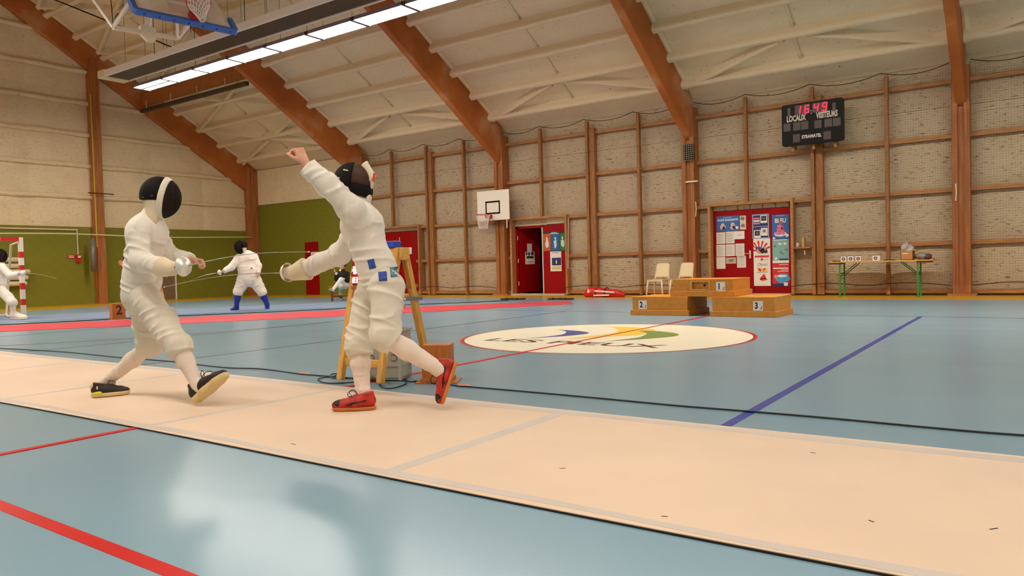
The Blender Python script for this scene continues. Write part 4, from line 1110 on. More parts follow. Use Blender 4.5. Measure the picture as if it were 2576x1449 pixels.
def digit(ch, ox, oz, w, h, th, y, m, par, name='led_digit', lean=0.16, ext=0.004):
    b = MB(); L_ = {'a': ((0, h), (w, h)), 'b': ((w, h), (w, h / 2)), 'c': ((w, h / 2), (w, 0)), 'd': ((0, 0), (w, 0)), 'e': ((0, 0), (0, h / 2)), 'f': ((0, h / 2), (0, h)), 'g': ((0, h / 2), (w, h / 2))}
    for sgm in SEG[ch]:
        (ax_, az_), (bx_, bz_) = L_[sgm]
        b.beam((ox + ax_ + lean * az_, y - ext / 2, oz + az_), (ox + bx_ + lean * bz_ + 1e-5, y - ext / 2, oz + bz_ + 1e-5), th, ext + 0.002, (0, 1, 0))
    return b.build(name, m, par)
for ch, u in (('1', 0.225), ('6', 0.365), ('4', 0.515), ('9', 0.65)):
    ox, oz = sb(u, 0.25); digit(ch, ox + 0.02, oz, 0.085, 0.17, 0.026, ys - 0.007, led, SB)
for v in (0.22, 0.275):
    a0, c0 = sb(0.49, v); MB().box((a0 - 0.012, ys - 0.005, c0 - 0.008), (a0 + 0.012, ys + 0.002, c0 + 0.008)).build('colon_dot', MATS['lamp_white'], SB)
for s_, u, v, sz, sx in (('LOCAUX', 0.24, 0.355, 0.19, 0.55), ('VISITEURS', 0.74, 0.355, 0.19, 0.55)):
    ox, oz = sb(u, v); text_on('lettering', s_, mat('board_text', (206, 190, 170), 0.5), SB, (ox, ys - 0.002, oz), (1, 0, 0), (0, 0, 1), sz, sx=sx, extrude=0.002, bold=0.008, spacing=1.0)
ox, oz = sb(0.49, 0.82); text_on('maker_plate', 'STRAMATEL', mat('plate_text', (214, 208, 204), 0.5), SB, (ox, ys - 0.002, oz), (1, 0, 0), (0, 0, 1), 0.105, sx=0.78, extrude=0.002, bold=0.004)
for u in (0.16, 0.5, 0.85):
    ox, oz = sb(u, 0.5); MB().box((ox - 0.03, ys + 0.1, z0 - 0.12), (ox + 0.03, ys + 0.14, z1 + 0.05)).box((ox - 0.025, ys + 0.12, z0 - 0.05), (ox + 0.025, YB - 0.24, z0 + 0.03)).build('support_batten', MATS['stud_wood'], SB)

# ------------------------------------------------------------------ loudspeaker on the column
ysp = 18.45; a = aY(1716, 363, ysp); c = aY(1744, 402, ysp)
t = thing('loudspeaker', 'small black caged loudspeaker on the timber column left of the scoreboard', 'loudspeaker', ((a.x + c.x) / 2, ysp, c.z))
MB().box((a.x + 0.02, ysp + 0.02, c.z + 0.02), (c.x - 0.02, 18.6, a.z - 0.02)).build('cabinet', MATS['black_plastic'], t, bevel=0.01)
gb = MB()
for i in range(6):
    xx = a.x + (c.x - a.x) * i / 5; gb.tube([(xx, ysp, c.z), (xx, ysp, a.z)], 0.006, 5)
for i in range(9):
    zz = c.z + (a.z - c.z) * i / 8; gb.tube([(a.x, ysp, zz), (c.x, ysp, zz)], 0.006, 5)
gb.build('wire_cage', mat('cage', (150, 140, 124), 0.5), t)
MB().box((a.x, 18.56, (a.z + c.z) / 2 - 0.03), (c.x, 18.6, (a.z + c.z) / 2 + 0.03)).build('bracket', MATS['galv'], t)

# ------------------------------------------------------------------ small hoop on the wall
yb2 = 18.31; xc = -13.56
t = thing('basketball_hoop', 'small white basketball backboard with red hoop on the foam wall', 'basketball hoop', (xc, yb2, 2.3))
MB().box((xc - 0.605, yb2, 2.31), (xc + 0.605, yb2 + 0.03, 3.22)).build('backboard', mat('board_white', (240, 230, 214), 0.4), t, bevel=0.004)
sq = MB(); L0, L1, Q0, Q1 = xc - 0.285, xc + 0.265, 2.50, 2.90
for lo, hi in (((L0, Q0), (L1, Q0 + 0.05)), ((L0, Q1 - 0.05), (L1, Q1)), ((L0, Q0), (L0 + 0.045, Q1)), ((L1 - 0.045, Q0), (L1, Q1))): sq.box((lo[0], yb2 - 0.004, lo[1]), (hi[0], yb2 + 0.002, hi[1]))
sq.build('target_square', MATS['black_plastic'], t)
rz = 2.47; rc2 = Vector((xc - 0.12, yb2 - 0.36, rz))
MB().tube([rc2 + Vector((0.225 * math.cos(i * math.pi / 16), 0.225 * math.sin(i * math.pi / 16), 0)) for i in range(32)], 0.011, 8, closed=True).build('ring', MATS['ring_red'], t, smooth=True)
MB().box((rc2.x - 0.09, yb2 - 0.14, rz - 0.09), (rc2.x + 0.09, yb2, rz + 0.01)).build('ring_bracket', MATS['ring_red'], t)
def hoop_net(c, r0, r1, h, par, n=12, rows=6, rad=0.006, m=None):
    b = MB(); c = Vector(c)
    for s in (-1, 1):
        for k in range(n):
            pts = []
            for j in range(rows + 1):
                q = j / rows; rr = r0 + (r1 - r0) * (q ** 0.7); a = 2 * math.pi * (k + s * j * 0.5) / n
                pts.append(c + Vector((rr * math.cos(a), rr * math.sin(a), -h * q)))
            b.tube(pts, rad, 4)
    b.build('hoop_net', m or MATS['net_white'], par)
hoop_net(rc2, 0.215, 0.13, 0.42, t)
for z in (2.55, 2.95):
    MB().box((xc + 0.1, yb2 + 0.03, z), (xc + 0.16, 18.6, z + 0.06)).build('wall_arm', MATS['cream'], t)
MB().box((xc + 0.47, yb2 + 0.02, 2.05), (xc + 0.5, yb2 + 0.05, 2.32)).build('prop_rod', MATS['cream'], t)

# ------------------------------------------------------------------ folded ceiling hoop with blue padding
yw, tl_ = 0.163, 0.733
A = Vector((-13.403, 7.335, 5.736))
dy = Vector((math.sin(yw), math.cos(yw), 0)); uu = Vector((-math.sin(tl_) * math.cos(yw), math.sin(tl_) * math.sin(yw), math.cos(tl_))); nn = dy.cross(uu)
H = thing('ceiling_basketball_hoop', 'folded-up glass basketball backboard with blue padding hanging from the roof', 'basketball hoop', A)
def hp(u, v, w=0.0): return A + dy * u + uu * v + nn * w
def hprism(poly, w0, w1, name, m, par=H, **k): return MB().prism(poly, w0, w1, lambda p: hp(*p)).build(name, m, par, **k)
hprism([(0.04, 0.05), (1.81, 0.05), (1.81, 1.10), (0.04, 1.10)], -0.01, 0.01, 'glass', MATS['board_glass'])
fr = MB()
for q in (((0.05, 0.06), (1.80, 0.12)), ((0.05, 1.04), (1.80, 1.10)), ((0.05, 0.06), (0.11, 1.10)), ((1.74, 0.06), (1.80, 1.10))):
    (u0, v0), (u1, v1) = q; fr.prism([(u0, v0), (u1, v0), (u1, v1), (u0, v1)], -0.014, 0.016, lambda p: hp(*p))
fr.build('white_border', MATS['white_paint'], H)
fr = MB()
for q in (((0.62, 0.20), (1.23, 0.25)), ((0.62, 0.62), (1.23, 0.67)), ((0.62, 0.20), (0.67, 0.67)), ((1.18, 0.20), (1.23, 0.67))):
    (u0, v0), (u1, v1) = q; fr.prism([(u0, v0), (u1, v0), (u1, v1), (u0, v1)], -0.013, 0.017, lambda p: hp(*p))
fr.build('target_square', MATS['white_paint'], H)
pad = hprism([(-0.02, -0.04), (1.87, -0.04), (1.92, 0.02), (1.92, 0.42), (1.83, 0.42), (1.83, 0.05), (0.02, 0.05), (0.02, 0.42), (-0.07, 0.42), (-0.07, 0.02)], -0.06, 0.06, 'edge_padding', MATS['blue_foam'], bevel=0.012)
for i in range(7):
    u = 0.12 + i * 0.27; MB().tube([hp(u, -0.032, 0.0), hp(u, -0.046, 0.0)], 0.018, 10).build('padding_plug', navy, pad)
rr = hp(1.08, 0.16, 0.36)
MB().tube([rr + (dy * math.cos(i * math.pi / 14) + nn * math.sin(i * math.pi / 14)) * 0.225 for i in range(28)], 0.011, 8, closed=True).build('ring', MATS['ring_red'], H, smooth=True)
hprism([(0.98, 0.02), (1.18, 0.02), (1.18, 0.24), (0.98, 0.24)], 0.01, 0.14, 'ring_bracket', MATS['ring_red'], bevel=0.01)
b = MB()
for s in (-1, 1):
    for k in range(12):
        pts = []
        for j in range(9):
            q = j / 8; a = 2 * math.pi * (k + s * j * 0.5) / 12; r_ = 0.22 * (1 - 0.72 * q)
            pts.append(rr + (dy * math.cos(a) + nn * math.sin(a)) * r_ * (1 - 0.3 * q) + Vector((0.10 * q, 0, -0.36 * q)))
        b.tube(pts, 0.008, 4)
b.build('hoop_net', MATS['net_white'], H)
bk = MB(); wf = MATS['white_paint']
P0, P1 = aX(285, 69, -13.95), aX(448, 97, -13.95)
bar = MB().beam(P0, P1, 0.09, 0.07).build('rear_bar', MATS['cream'], H)
pm = P0.lerp(P1, 0.5)
MB().prism([(-0.14, -0.03), (0.0, -0.16), (0.14, -0.16), (0.17, 0.10), (-0.02, 0.16), (-0.14, 0.12)], -0.05, 0.05, lambda p: pm + (P1 - P0).normalized() * p[0] + Vector((p[2], 0, p[1]))).build('gusset_plate', MATS['cream'], H, bevel=0.008)
for pp, (ua, va), (ub, vb) in ((P0, (-0.02, 0.35), (0.1, 0.62)), (P1, (0.75, 0.06), (1.0, 0.08))):
    MB().beam(pp, hp(ua, va, -0.05), 0.05, 0.06).build('strut', wf, H); MB().beam(pp, hp(ub, vb, -0.06), 0.05, 0.06).build('strut', wf, H)
MB().beam(pm, hp(0.55, 0.9, -0.35), 0.1, 0.08).build('boom', wf, H)
MB().beam(hp(0.55, 0.9, -0.35), (-18.6, 8.0, zpurlin(8.2) - 0.2), 0.1, 0.1).build('boom', wf, H)
MB().beam(P0, (-17.2, 7.0, 8.9), 0.05, 0.05).build('side_stay', wf, H)
for q in (P0, P1): MB().tube([q, (q.x - 0.8, q.y + 0.2, zpurlin(q.y) - 0.1)], 0.008, 5).build('hoist_cable', MATS['dark_rope'], H)
MB().beam((-18.6, 7.4, zpurlin(8.2) - 0.2), (-18.6, 9.0, zpurlin(8.8) - 0.2), 0.1, 0.1).build('roof_bar', wf, H)

# ------------------------------------------------------------------ podium of three steps
def podium(label, c, sx, sy, sz, num, ny, hole=False, tapeu=0.2):
    """c = centre of the base; plinth, body, lid, number card"""
    x, y, z = c
    t = thing('podium_block', label, 'podium', c, 'podium blocks')
    MB().box((x - sx / 2 - 0.03, y - sy / 2 - 0.03, z), (x + sx / 2 + 0.03, y + sy / 2 + 0.03, z + 0.09)).build('plinth', MATS['mdf'], t, bevel=0.004, seg=1)
    bz = z + 0.09
    if hole:
        h0, h1, g0, g1 = x - 0.17, x + 0.11, bz + 0.035, bz + 0.15
        b = MB().box((x - sx / 2, y - sy / 2, bz), (h0, y + sy / 2, z + sz - 0.02)).box((h1, y - sy / 2, bz), (x + sx / 2, y + sy / 2, z + sz - 0.02)).box((h0, y - sy / 2, bz), (h1, y + sy / 2, g0)).box((h0, y - sy / 2, g1), (h1, y + sy / 2, z + sz - 0.02)).box((h0, y - sy / 2 + 0.06, g0), (h1, y + sy / 2, g1))
        b.build('body', MATS['mdf'], t)
        f = MB()
        for lo, hi in (((h0 - 0.03, g0 - 0.025), (h1 + 0.03, g0)), ((h0 - 0.03, g1), (h1 + 0.03, g1 + 0.02)), ((h0 - 0.03, g0), (h0, g1)), ((h1, g0), (h1 + 0.03, g1))): f.box((lo[0], y - sy / 2 - 0.012, lo[1]), (hi[0], y - sy / 2 + 0.002, hi[1]))
        f.build('hand_hole_frame', MATS['pine'], t)
        MB().lathe([(0.0, 0.01), (0.016, 0.008), (0.022, 0.0)], 12, (h1 - 0.09, y - sy / 2 + 0.058, (g0 + g1) / 2), frame_to((0, -1, 0))).build('knob', MATS['black'], t, smooth=True)
    else:
        MB().box((x - sx / 2, y - sy / 2, bz), (x + sx / 2, y + sy / 2, z + sz - 0.02)).build('body', MATS['mdf'], t)
    MB().box((x - sx / 2 - 0.006, y - sy / 2 - 0.006, z + sz - 0.02), (x + sx / 2 + 0.006, y + sy / 2 + 0.006, z + sz)).build('lid', MATS['mdf'], t, bevel=0.003, seg=1)
    MB().box((x + tapeu, y - 0.25, z + sz - 0.0005), (x + tapeu + 0.2, y + 0.2, z + sz + 0.002)).build('top_label', MATS['pine'], t)
    yc = y - sy / 2; cz = z + sz * 0.56; cx = x + ny
    cdd = MB().box((cx - 0.075, yc - 0.004, cz - 0.075), (cx + 0.075, yc, cz + 0.075)).build('number_card', wht, t)
    text_on('number', num, navy, cdd, (cx - 0.025, yc - 0.005, cz), (1, 0, 0), (0, 0, 1), 0.135, sx=0.75, extrude=0.001, bold=0.006)
    MB().prism([(cx + 0.02, cz - 0.05), (cx + 0.06, cz - 0.05), (cx + 0.062, cz - 0.01), (cx + 0.045, cz - 0.002), (cx + 0.05, cz - 0.035)], yc - 0.006, yc - 0.0035, lambda p: (p[0], p[2], p[1])).build('emblem', gy, cdd)
    return t
podium('low wooden podium block with number 2 card, left of the three', (-5.19, 11.62 + 0.47, 0), 0.98, 0.92, 0.315, '2', -0.30)
podium('low wooden podium block with number 3 card, right of the three', (-3.77, 11.60 + 0.47, 0), 0.98, 0.92, 0.315, '3', 0.24, tapeu=-0.15)
podium('raised wooden podium block with number 1 card and hand hole, resting across the other two', (-4.46, 11.66 + 0.47, 0.3175), 1.02, 0.86, 0.285, '1', 0.31, True, tapeu=0.3)

# ------------------------------------------------------------------ two plastic chairs
def chair(label, loc, rz):
    t = thing('plastic_chair', label, 'chair', (0, 0, 0), 'plastic chairs behind the podium')
    mm = mat('chair_beige', (226, 204, 160), 0.35)
    b = MB(); W2, D2, hS = 0.21, 0.20, 0.45
    vs = []; n = 8
    for j in range(n + 1):
        for i in range(n + 1):
            u, v = i / n * 2 - 1, j / n * 2 - 1
            vs.append((u * W2, v * D2, hS - 0.018 * (1 - u * u) * (1 - v * v)))
    fs = [(j * (n + 1) + i, j * (n + 1) + i + 1, (j + 1) * (n + 1) + i + 1, (j + 1) * (n + 1) + i) for j in range(n) for i in range(n)]
    o = b.add(vs, fs).build('seat', mm, t, smooth=True); s = o.modifiers.new('s', 'SOLIDIFY'); s.thickness = 0.022
    vs = []
    for j in range(n + 1):
        for i in range(n + 1):
            u, v = i / n * 2 - 1, j / n
            w = 0.20 - 0.02 * v; rr = 0.03 * (1 - abs(u) ** 6 * (v > 0.85) * 0.6)
            vs.append((u * w, D2 - 0.01 + 0.10 * v + 0.035 * (1 - u * u), 0.50 + 0.37 * v - (0.03 * u ** 6 if j == n else 0)))
    o = MB().add(vs, fs).build('backrest', mm, t, smooth=True); s = o.modifiers.new('s', 'SOLIDIFY'); s.thickness = 0.018
    for sx in (-1, 1):
        MB().tube([(sx * 0.19, D2 - 0.02, 0.44), (sx * 0.19, D2 + 0.02, 0.56)], 0.02, 8).build('back_support', mm, t, smooth=True)
        for sy in (-1, 1):
            MB().tube([(sx * 0.19, sy * 0.18, 0.44), (sx * 0.235, sy * 0.225, 0.0)], [0.026, 0.020], 8).build('leg', mm, t, smooth=True)
    MB().box((-0.2, -0.2, 0.405), (0.2, -0.185, 0.44)).box((-0.2, 0.185, 0.405), (0.2, 0.2, 0.44)).build('apron', mm, t)
    t.location = loc; t.rotation_euler[2] = rz
    return t
chair('beige plastic chair standing left behind the podium', (-7.93, 17.75, 0), math.radians(-4))
chair('beige plastic chair right of its twin, partly hidden by the raised podium block', (-7.30, 17.75, 0), math.radians(-10))

# ------------------------------------------------------------------ folding table with the mugs
def bx(name, lo, hi, m, par, **k): return MB().box(lo, hi).build(name, m, par, **k)
tz = 0.80
T0, T1 = aY(2092, 660, 18.2).x, aY(2352, 655, 18.2).x
t = thing('folding_table', 'folding wooden table with green metal legs against the foam wall', 'table', ((T0 + T1) / 2, 18.3, 0))
bx('tabletop', (T0, 17.95, tz - 0.028), (T1, 18.545, tz), MATS['pine_x'], t, bevel=0.004, seg=1)
gm = mat('leg_green', (50, 140, 58), 0.4); gmd = mat('leg_green_dark', (40, 62, 34), 0.45)
for xx, sg in ((-3.63, 1), (-2.07, -1)):
    for yy, m in ((18.02, gm), (18.51, gm)): bx('leg', (xx - 0.016, yy - 0.016, 0.0), (xx + 0.016, yy + 0.016, tz - 0.05), m, t)
    bx('leg_crossbar', (xx - 0.012, 18.02, 0.52), (xx + 0.012, 18.51, 0.545), gmd, t)
    bx('foot_block', (xx - 0.22 * (sg > 0) - 0.02, 17.98, tz - 0.062), (xx + 0.22 * (sg < 0) + 0.02, 18.54, tz - 0.028), mat('batten_brown', (128, 66, 30), 0.6), t)
    for yy in (18.10, 18.46): MB().beam((xx, yy, 0.46), (xx + sg * 0.34, yy, tz - 0.04), 0.018, 0.018).build('brace', gmd, t)
def small_box(label, px, wide=0.115):
    p = aY(px, 650, 18.05)
    t2 = thing('mug_box', label, 'box', (p.x, 18.05, tz), 'white boxes with round print on the table')
    x = p.x
    bx('carton', (x - wide / 2, 18.0, tz), (x + wide / 2, 18.10, tz + 0.118), wht, t2, bevel=0.003, seg=1)
    MB().lathe([(0.038, 0), (0.038, 0.003), (0.024, 0.003), (0.024, 0)], 20, (x - (0.012 if wide > 0.13 else 0), 18.0, tz + 0.056), frame_to((0, -1, 0))).build('round_print', dk, t2)
    MB().lathe([(0.024, 0), (0.024, 0.002), (0.0, 0.002)], 16, (x - (0.012 if wide > 0.13 else 0), 18.0, tz + 0.056), frame_to((0, -1, 0))).build('print_centre', C('p_rosy', (206, 150, 140)), t2)
    bx('lid_edge', (x - wide / 2 - 0.002, 17.998, tz + 0.116), (x + wide / 2 + 0.002, 18.102, tz + 0.124), dk, t2)
small_box('small white box with round print, leftmost on the folding table', 2123)
small_box('small white box with round print, second from the left on the table', 2141)
small_box('small white box with round print, third from the left on the table', 2160)
small_box('wider white box with round print standing apart in mid table', 2205, 0.15)
p0, p1 = aY(2268, 655, 18.15), aY(2299, 636, 18.15)
t = thing('cardboard_box', 'open brown cardboard box on the folding table', 'box', ((p0.x + p1.x) / 2, 18.15, tz))
cbm = mat('cardboard', (190, 132, 72), 0.8)
w0, w1 = p0.x, p1.x
b = MB().box((w0, 18.02, tz), (w1, 18.03, tz + 0.2)).box((w0, 18.27, tz), (w1, 18.28, tz + 0.2)).box((w0, 18.02, tz), (w0 + 0.01, 18.28, tz + 0.2)).box((w1 - 0.01, 18.02, tz), (w1, 18.28, tz + 0.2)).box((w0, 18.02, tz), (w1, 18.28, tz + 0.01))
b.build('carton', cbm, t)
MB().box((w0 + 0.02, 18.018, tz + 0.13), (w0 + 0.14, 18.021, tz + 0.145)).build('tape', wht, t)
MB().beam((w1, 18.15, tz + 0.2), (w1 + 0.1, 18.15, tz + 0.21), 0.26, 0.006, (0, 0, 1)).build('flap', cbm, t)
def lump(name, label, cat, c, r, m, seed, seg=(20, 12), rag=0.12, par=None):
    rnd = random.Random(seed); b = MB(); n, k = seg; vs = []
    ph = [(rnd.uniform(2, 6), rnd.uniform(0, 6.28), rnd.uniform(2, 5)) for _ in range(4)]
    for j in range(k + 1):
        th = math.pi * j / k
        for i in range(n):
            a = 2 * math.pi * i / n
            q = 1 + rag * sum(math.sin(f * a + p + g * th) for f, p, g in ((round(f), p, g) for f, p, g in ph)) / 2
            vs.append((c[0] + r[0] * q * math.sin(th) * math.cos(a), c[1] + r[1] * q * math.sin(th) * math.sin(a), c[2] + max(-r[2] * 0.98, r[2] * q * math.cos(th))))
    fs = [(j * n + i, j * n + (i + 1) % n, (j + 1) * n + (i + 1) % n, (j + 1) * n + i) for j in range(k) for i in range(n)]
    o = b.add(vs, fs).build(name, m, par, smooth=True)
    if label: tag(o, label, cat)
    return o
pb = mat('plastic_bag', (206, 198, 190), 0.3, alpha=0.85)
lump('plastic_bag', 'crumpled white plastic bag sticking out of the cardboard box', 'bag', ((w0 + w1) / 2 - 0.02, 18.15, tz + 0.225), (0.10, 0.08, 0.10), pb, 11, rag=0.5)
pbx = aY(2320, 650, 18.15).x
o = lump('plastic_bag', 'grey and clear plastic bag slumped beside the cardboard box', 'bag', (pbx, 18.16, tz + 0.078), (0.15, 0.13, 0.075), mat('bag_grey', (150, 138, 126), 0.4), 8, rag=0.15)
lump('dark_contents', None, None, (pbx + 0.09, 18.14, tz + 0.06), (0.10, 0.11, 0.066), mat('bag_dark', (86, 70, 66), 0.5), 5, rag=0.1, par=o)
for i, (pa, pb_, lb) in enumerate(((2096, 2112, 'flat dark folder on the left end of the table'), (2225, 2250, 'flat dark folder right of the wider box on the table'), (2341, 2351, 'small brown block on the right end of the table'))):
    a, c = aY(pa, 655, 18.1), aY(pb_, 655, 18.1)
    tag(MB().box((a.x, 18.03, tz), (c.x, 18.2, tz + (0.018 if i < 2 else 0.025))).build('folder' if i < 2 else 'wood_block', MATS['dark_rope'] if i < 2 else MATS['bench_wood'], None, bevel=0.003, seg=1), lb, 'folder' if i < 2 else 'block')

# ------------------------------------------------------------------ red sports bag
bL, bR = aZ(1470, 748), aZ(1574, 747)
t = thing('sports_bag', 'long red sports bag lying at the foot of the foam wall', 'bag', ((bL.x + bR.x) / 2, 17.62, 0))
rb = mat('bag_red', (204, 30, 34), 0.4, var=0.15, vscale=9, bump=0.3, bscale=14)
xs = [bL.x + (bR.x - bL.x) * i / 10 for i in range(11)]
rad = [0.08, 0.135, 0.145, 0.135, 0.13, 0.12, 0.115, 0.11, 0.105, 0.095, 0.05]
sdf_obj('bag_body', [cone((xs[i], 17.62, rad[i] * 0.9), (xs[i + 1], 17.62, rad[i + 1] * 0.9), rad[i], rad[i + 1], 0.03, wr=0.006, wl=0.11, ph=i) for i in range(10)] + [cut((0, 0, 0.0), (0, 0, -1))], rb, t, 0.018)
for f in (0.32, 0.56):
    x = bL.x + (bR.x - bL.x) * f; MB().tube([(x + 0.01 * math.cos(a), 17.62 + 0.137 * math.cos(a), 0.118 + 0.137 * math.sin(a)) for a in [2 * math.pi * k / 20 for k in range(20)]], 0.014, 6, closed=True).build('strap', MATS['black'], t)
MB().tube([(bL.x + 0.33, 17.48, 0.17), (bL.x + 0.9, 17.49, 0.13)], 0.02, 6).build('piping', wht, t); MB().tube([(bL.x + 0.3, 17.47, 0.05), (bL.x + 0.75, 17.485, 0.06)], 0.02, 6).build('piping', wht, t)
MB().prism([(bL.x + 0.1, 0.13), (bL.x + 0.2, 0.13), (bL.x + 0.12, 0.24)], 17.478, 17.49, lambda p: (p[0], p[2], p[1])).build('printed_mark', wht, t)

# ------------------------------------------------------------------ small wall fittings
t = thing('wall_shelf', 'small wooden shelf beside the postered red door', 'shelf', (-4.6, YB - 0.2, 1.3))
sx0, sx1 = -4.82, -4.40; sz = aY(2015, 623, 18.7).z
bx('shelf_board', (sx0, YB - 0.27, sz - 0.02), (sx1, YB - 0.0, sz + 0.01), MATS['rail_wood'], t); bx('end_block', (sx0 + 0.2, YB - 0.2, sz + 0.01), (sx0 + 0.26, YB - 0.08, sz + 0.24), MATS['pine'], t)
MB().tube([(-4.55, YB - 0.2, sz - 0.18), (-4.55, YB - 0.2, sz - 0.06)], 0.016, 8).build('hook', MATS['cream'], t)
MB().lathe([(0.0, 0.0), (0.035, 0.0), (0.035, 0.10), (0.03, 0.11), (0, 0.11)], 14, (sx0 + 0.1, YB - 0.18, sz + 0.01)).build('mug', MATS['paper'], None, smooth=True)
tag(bpy.data.objects['mug'], 'small pale mug on the little shelf by the postered door', 'mug')
p = aY(1430, 548, 18.58); q = aY(1429, 674, 18.58); q2 = aY(1440, 676, 18.58); q3 = aY(1441, 689, 18.58)
tag(MB().tube([p, q, q2, q3], 0.012, 8).build('crank_rod', MATS['cream']), 'white crank rod hanging beside the half-open red door', 'rod')
for (px, py0, py1, lb) in ((1750, 507, 545, 'white rope end hanging on the timber column left of the posters'), (2404, 462, 505, 'white rope end hanging on the rightmost timber column')):
    a = aY(px, py0, 18.54); c = aY(px, py1, 18.54); tag(MB().tube([a, (a.x + 0.01, a.y, (a.z + c.z) / 2), c], 0.014, 6).build('rope_end', MATS['white_rope']), lb, 'rope')
a, c = aY(1725, 458, 18.54), aY(1755, 458, 18.54); tag(MB().box((a.x, 18.535, a.z - 0.02), (c.x, 18.56, a.z + 0.02)).build('strap', MATS['cream']), 'white strap around the timber column below the loudspeaker', 'strap')
# end wall fittings
xw = XL + 0.02
p = aX(196, 650, xw)
t = thing('alarm_box', 'small red fire alarm box on the green end wall', 'alarm', (xw, p.y, p.z - 0.12))
bx('case', (xw, p.y - 0.07, p.z - 0.13), (xw + 0.08, p.y + 0.07, p.z + 0.13), MATS['sign_red'], t, bevel=0.01); bx('white_panel', (xw + 0.079, p.y - 0.03, p.z + 0.02), (xw + 0.084, p.y + 0.055, p.z + 0.09), wht, t)
bx('conduit', (xw, p.y - 0.015, p.z + 0.13), (xw + 0.03, p.y + 0.015, 2.5), MATS['cream'], t)
p = aX(179, 646, xw)
t = thing('wall_sign', 'small red sign with white bars left of the alarm box', 'sign', (xw, p.y, p.z))
bx('plate', (xw, p.y - 0.1, p.z - 0.06), (xw + 0.008, p.y + 0.1, p.z + 0.06), MATS['sign_red'], t)
for z in (-0.03, 0.0, 0.03): bx('white_bar', (xw + 0.008, p.y - 0.08, p.z + z - 0.006), (xw + 0.010, p.y + 0.08, p.z + z + 0.006), wht, t)
tag(MB().tube([(xw + 0.03, 4.0, 2.50), (xw + 0.03, 11.95, 2.49)], 0.025, 6).build('cable_conduit', MATS['cream']), 'cream cable conduit along the top of the green end wall', 'conduit')
a, c = aX(233, 603, XL + 0.5), aX(236, 683, XL + 0.5)
t = thing('protective_tube', 'grey tube pad hanging beside the end wall timber column', 'pad', (c.x, c.y, c.z)); MB().tube([c, a], 0.085, 16).build('tube', MATS['grey_pipe'], t, smooth=True); MB().tube([a, a + Vector((0, 0, 0.06))], 0.03, 8).build('cap', MATS['galv'], t)
a, c = aX(222, 485, XL + 0.5), aX(286, 489, XL + 0.5)
MB().beam(a, c, 0.03, 0.03).build('hanger_bar', MATS['dark_rope'], wall_left)

# ------------------------------------------------------------------ handball goal and stacked tubes at the left edge
gx, gy_ = aZ(60, 800).x, aZ(60, 800).y; gh = 1.86
G = thing('handball_goal', 'red and white striped goal at the left edge', 'goal', (gx, gy_, 0))
strp = [0.30, 0.14, 0.22, 0.15, 0.30, 0.11, 0.17, 0.14, 0.33]
def striped(a, bb, lens, first, name):
    a = Vector(a); bb = Vector(bb); d = (bb - a).normalized(); L_ = (bb - a).length; s = 0.0; i = 0
    o = MB().beam(a, bb, 0.078, 0.078, (1, 0.01, 0.0)).build(name, MATS['white_paint'], G)
    while s < L_ - 1e-4:
        e = min(L_, s + lens[i % len(lens)]); MB().beam(a + d * s, a + d * e, 0.085, 0.085, (1, 0.01, 0.0)).build('stripe', mat('goal_red', (200, 26, 26), 0.4) if (i + first) % 2 else MATS['white_paint'], o); s = e; i += 1
striped((gx, gy_, 0), (gx, gy_, gh), strp, 0, 'post'); striped((gx, gy_ - 3.0, 0), (gx, gy_ - 3.0, gh), strp, 0, 'post')
striped((gx, gy_, gh - 0.04), (gx, gy_ - 3.0, gh - 0.04), [0.42, 0.2], 1, 'crossbar')
for yy in (gy_, gy_ - 3.0):
    MB().tube([(gx - 0.05, yy, gh - 0.1), (gx - 0.5, yy, gh - 0.15), (gx - 0.95, yy, 0.06), (gx - 0.85, yy, 0.03), (gx, yy, 0.03)], 0.025, 8).build('rear_stay', MATS['cream'], G, smooth=True)
MB().tube([(gx - 0.95, gy_, 0.05), (gx - 0.95, gy_ - 3, 0.05)], 0.025, 8).build('rear_bar', MATS['cream'], G)
b = MB()
for i in range(16):
    yy = gy_ - 3.0 * i / 15; b.tube([(gx - 0.03, yy, gh - 0.06), (gx - 0.5, yy, gh - 0.2), (gx - 0.9, yy, 0.08)], 0.003, 3)
for i in range(12):
    zz = 0.12 + i * 0.14; xo = gx - 0.9 + 0.4 * zz / gh; b.tube([(xo, gy_, zz), (xo, gy_ - 3.0, zz)], 0.003, 3)
b.build('goal_net', mat('goal_net', (120, 124, 70), 0.8), G)
for i, (pr, py, lb) in enumerate(((47, 653, 'topmost of five cream tubes racked on the end wall behind the goal'), (48, 669, 'second from the top of five cream tubes racked on the end wall'), (75, 683, 'longest-reaching middle tube of five racked on the end wall'), (70, 698, 'fourth from the top of five cream tubes racked on the end wall'), (67, 713, 'lowest of five cream tubes racked on the end wall'))):
    p = aX(pr, py, XL + 0.22)
    t = thing('storage_tube', lb, 'tube', (p.x, p.y - 1.2, p.z), 'tubes racked behind the goal')
    MB().tube([(p.x, p.y - 2.6, p.z), (p.x, p.y - 0.03, p.z), (p.x, p.y, p.z)], [0.075, 0.075, 0.055], 14).build('tube', MATS['cream'], t, smooth=True)
    MB().box((XL, p.y - 0.7, p.z - 0.10), (XL + 0.22, p.y - 0.64, p.z - 0.07)).build('rack_arm', MATS['bench_wood'], t)
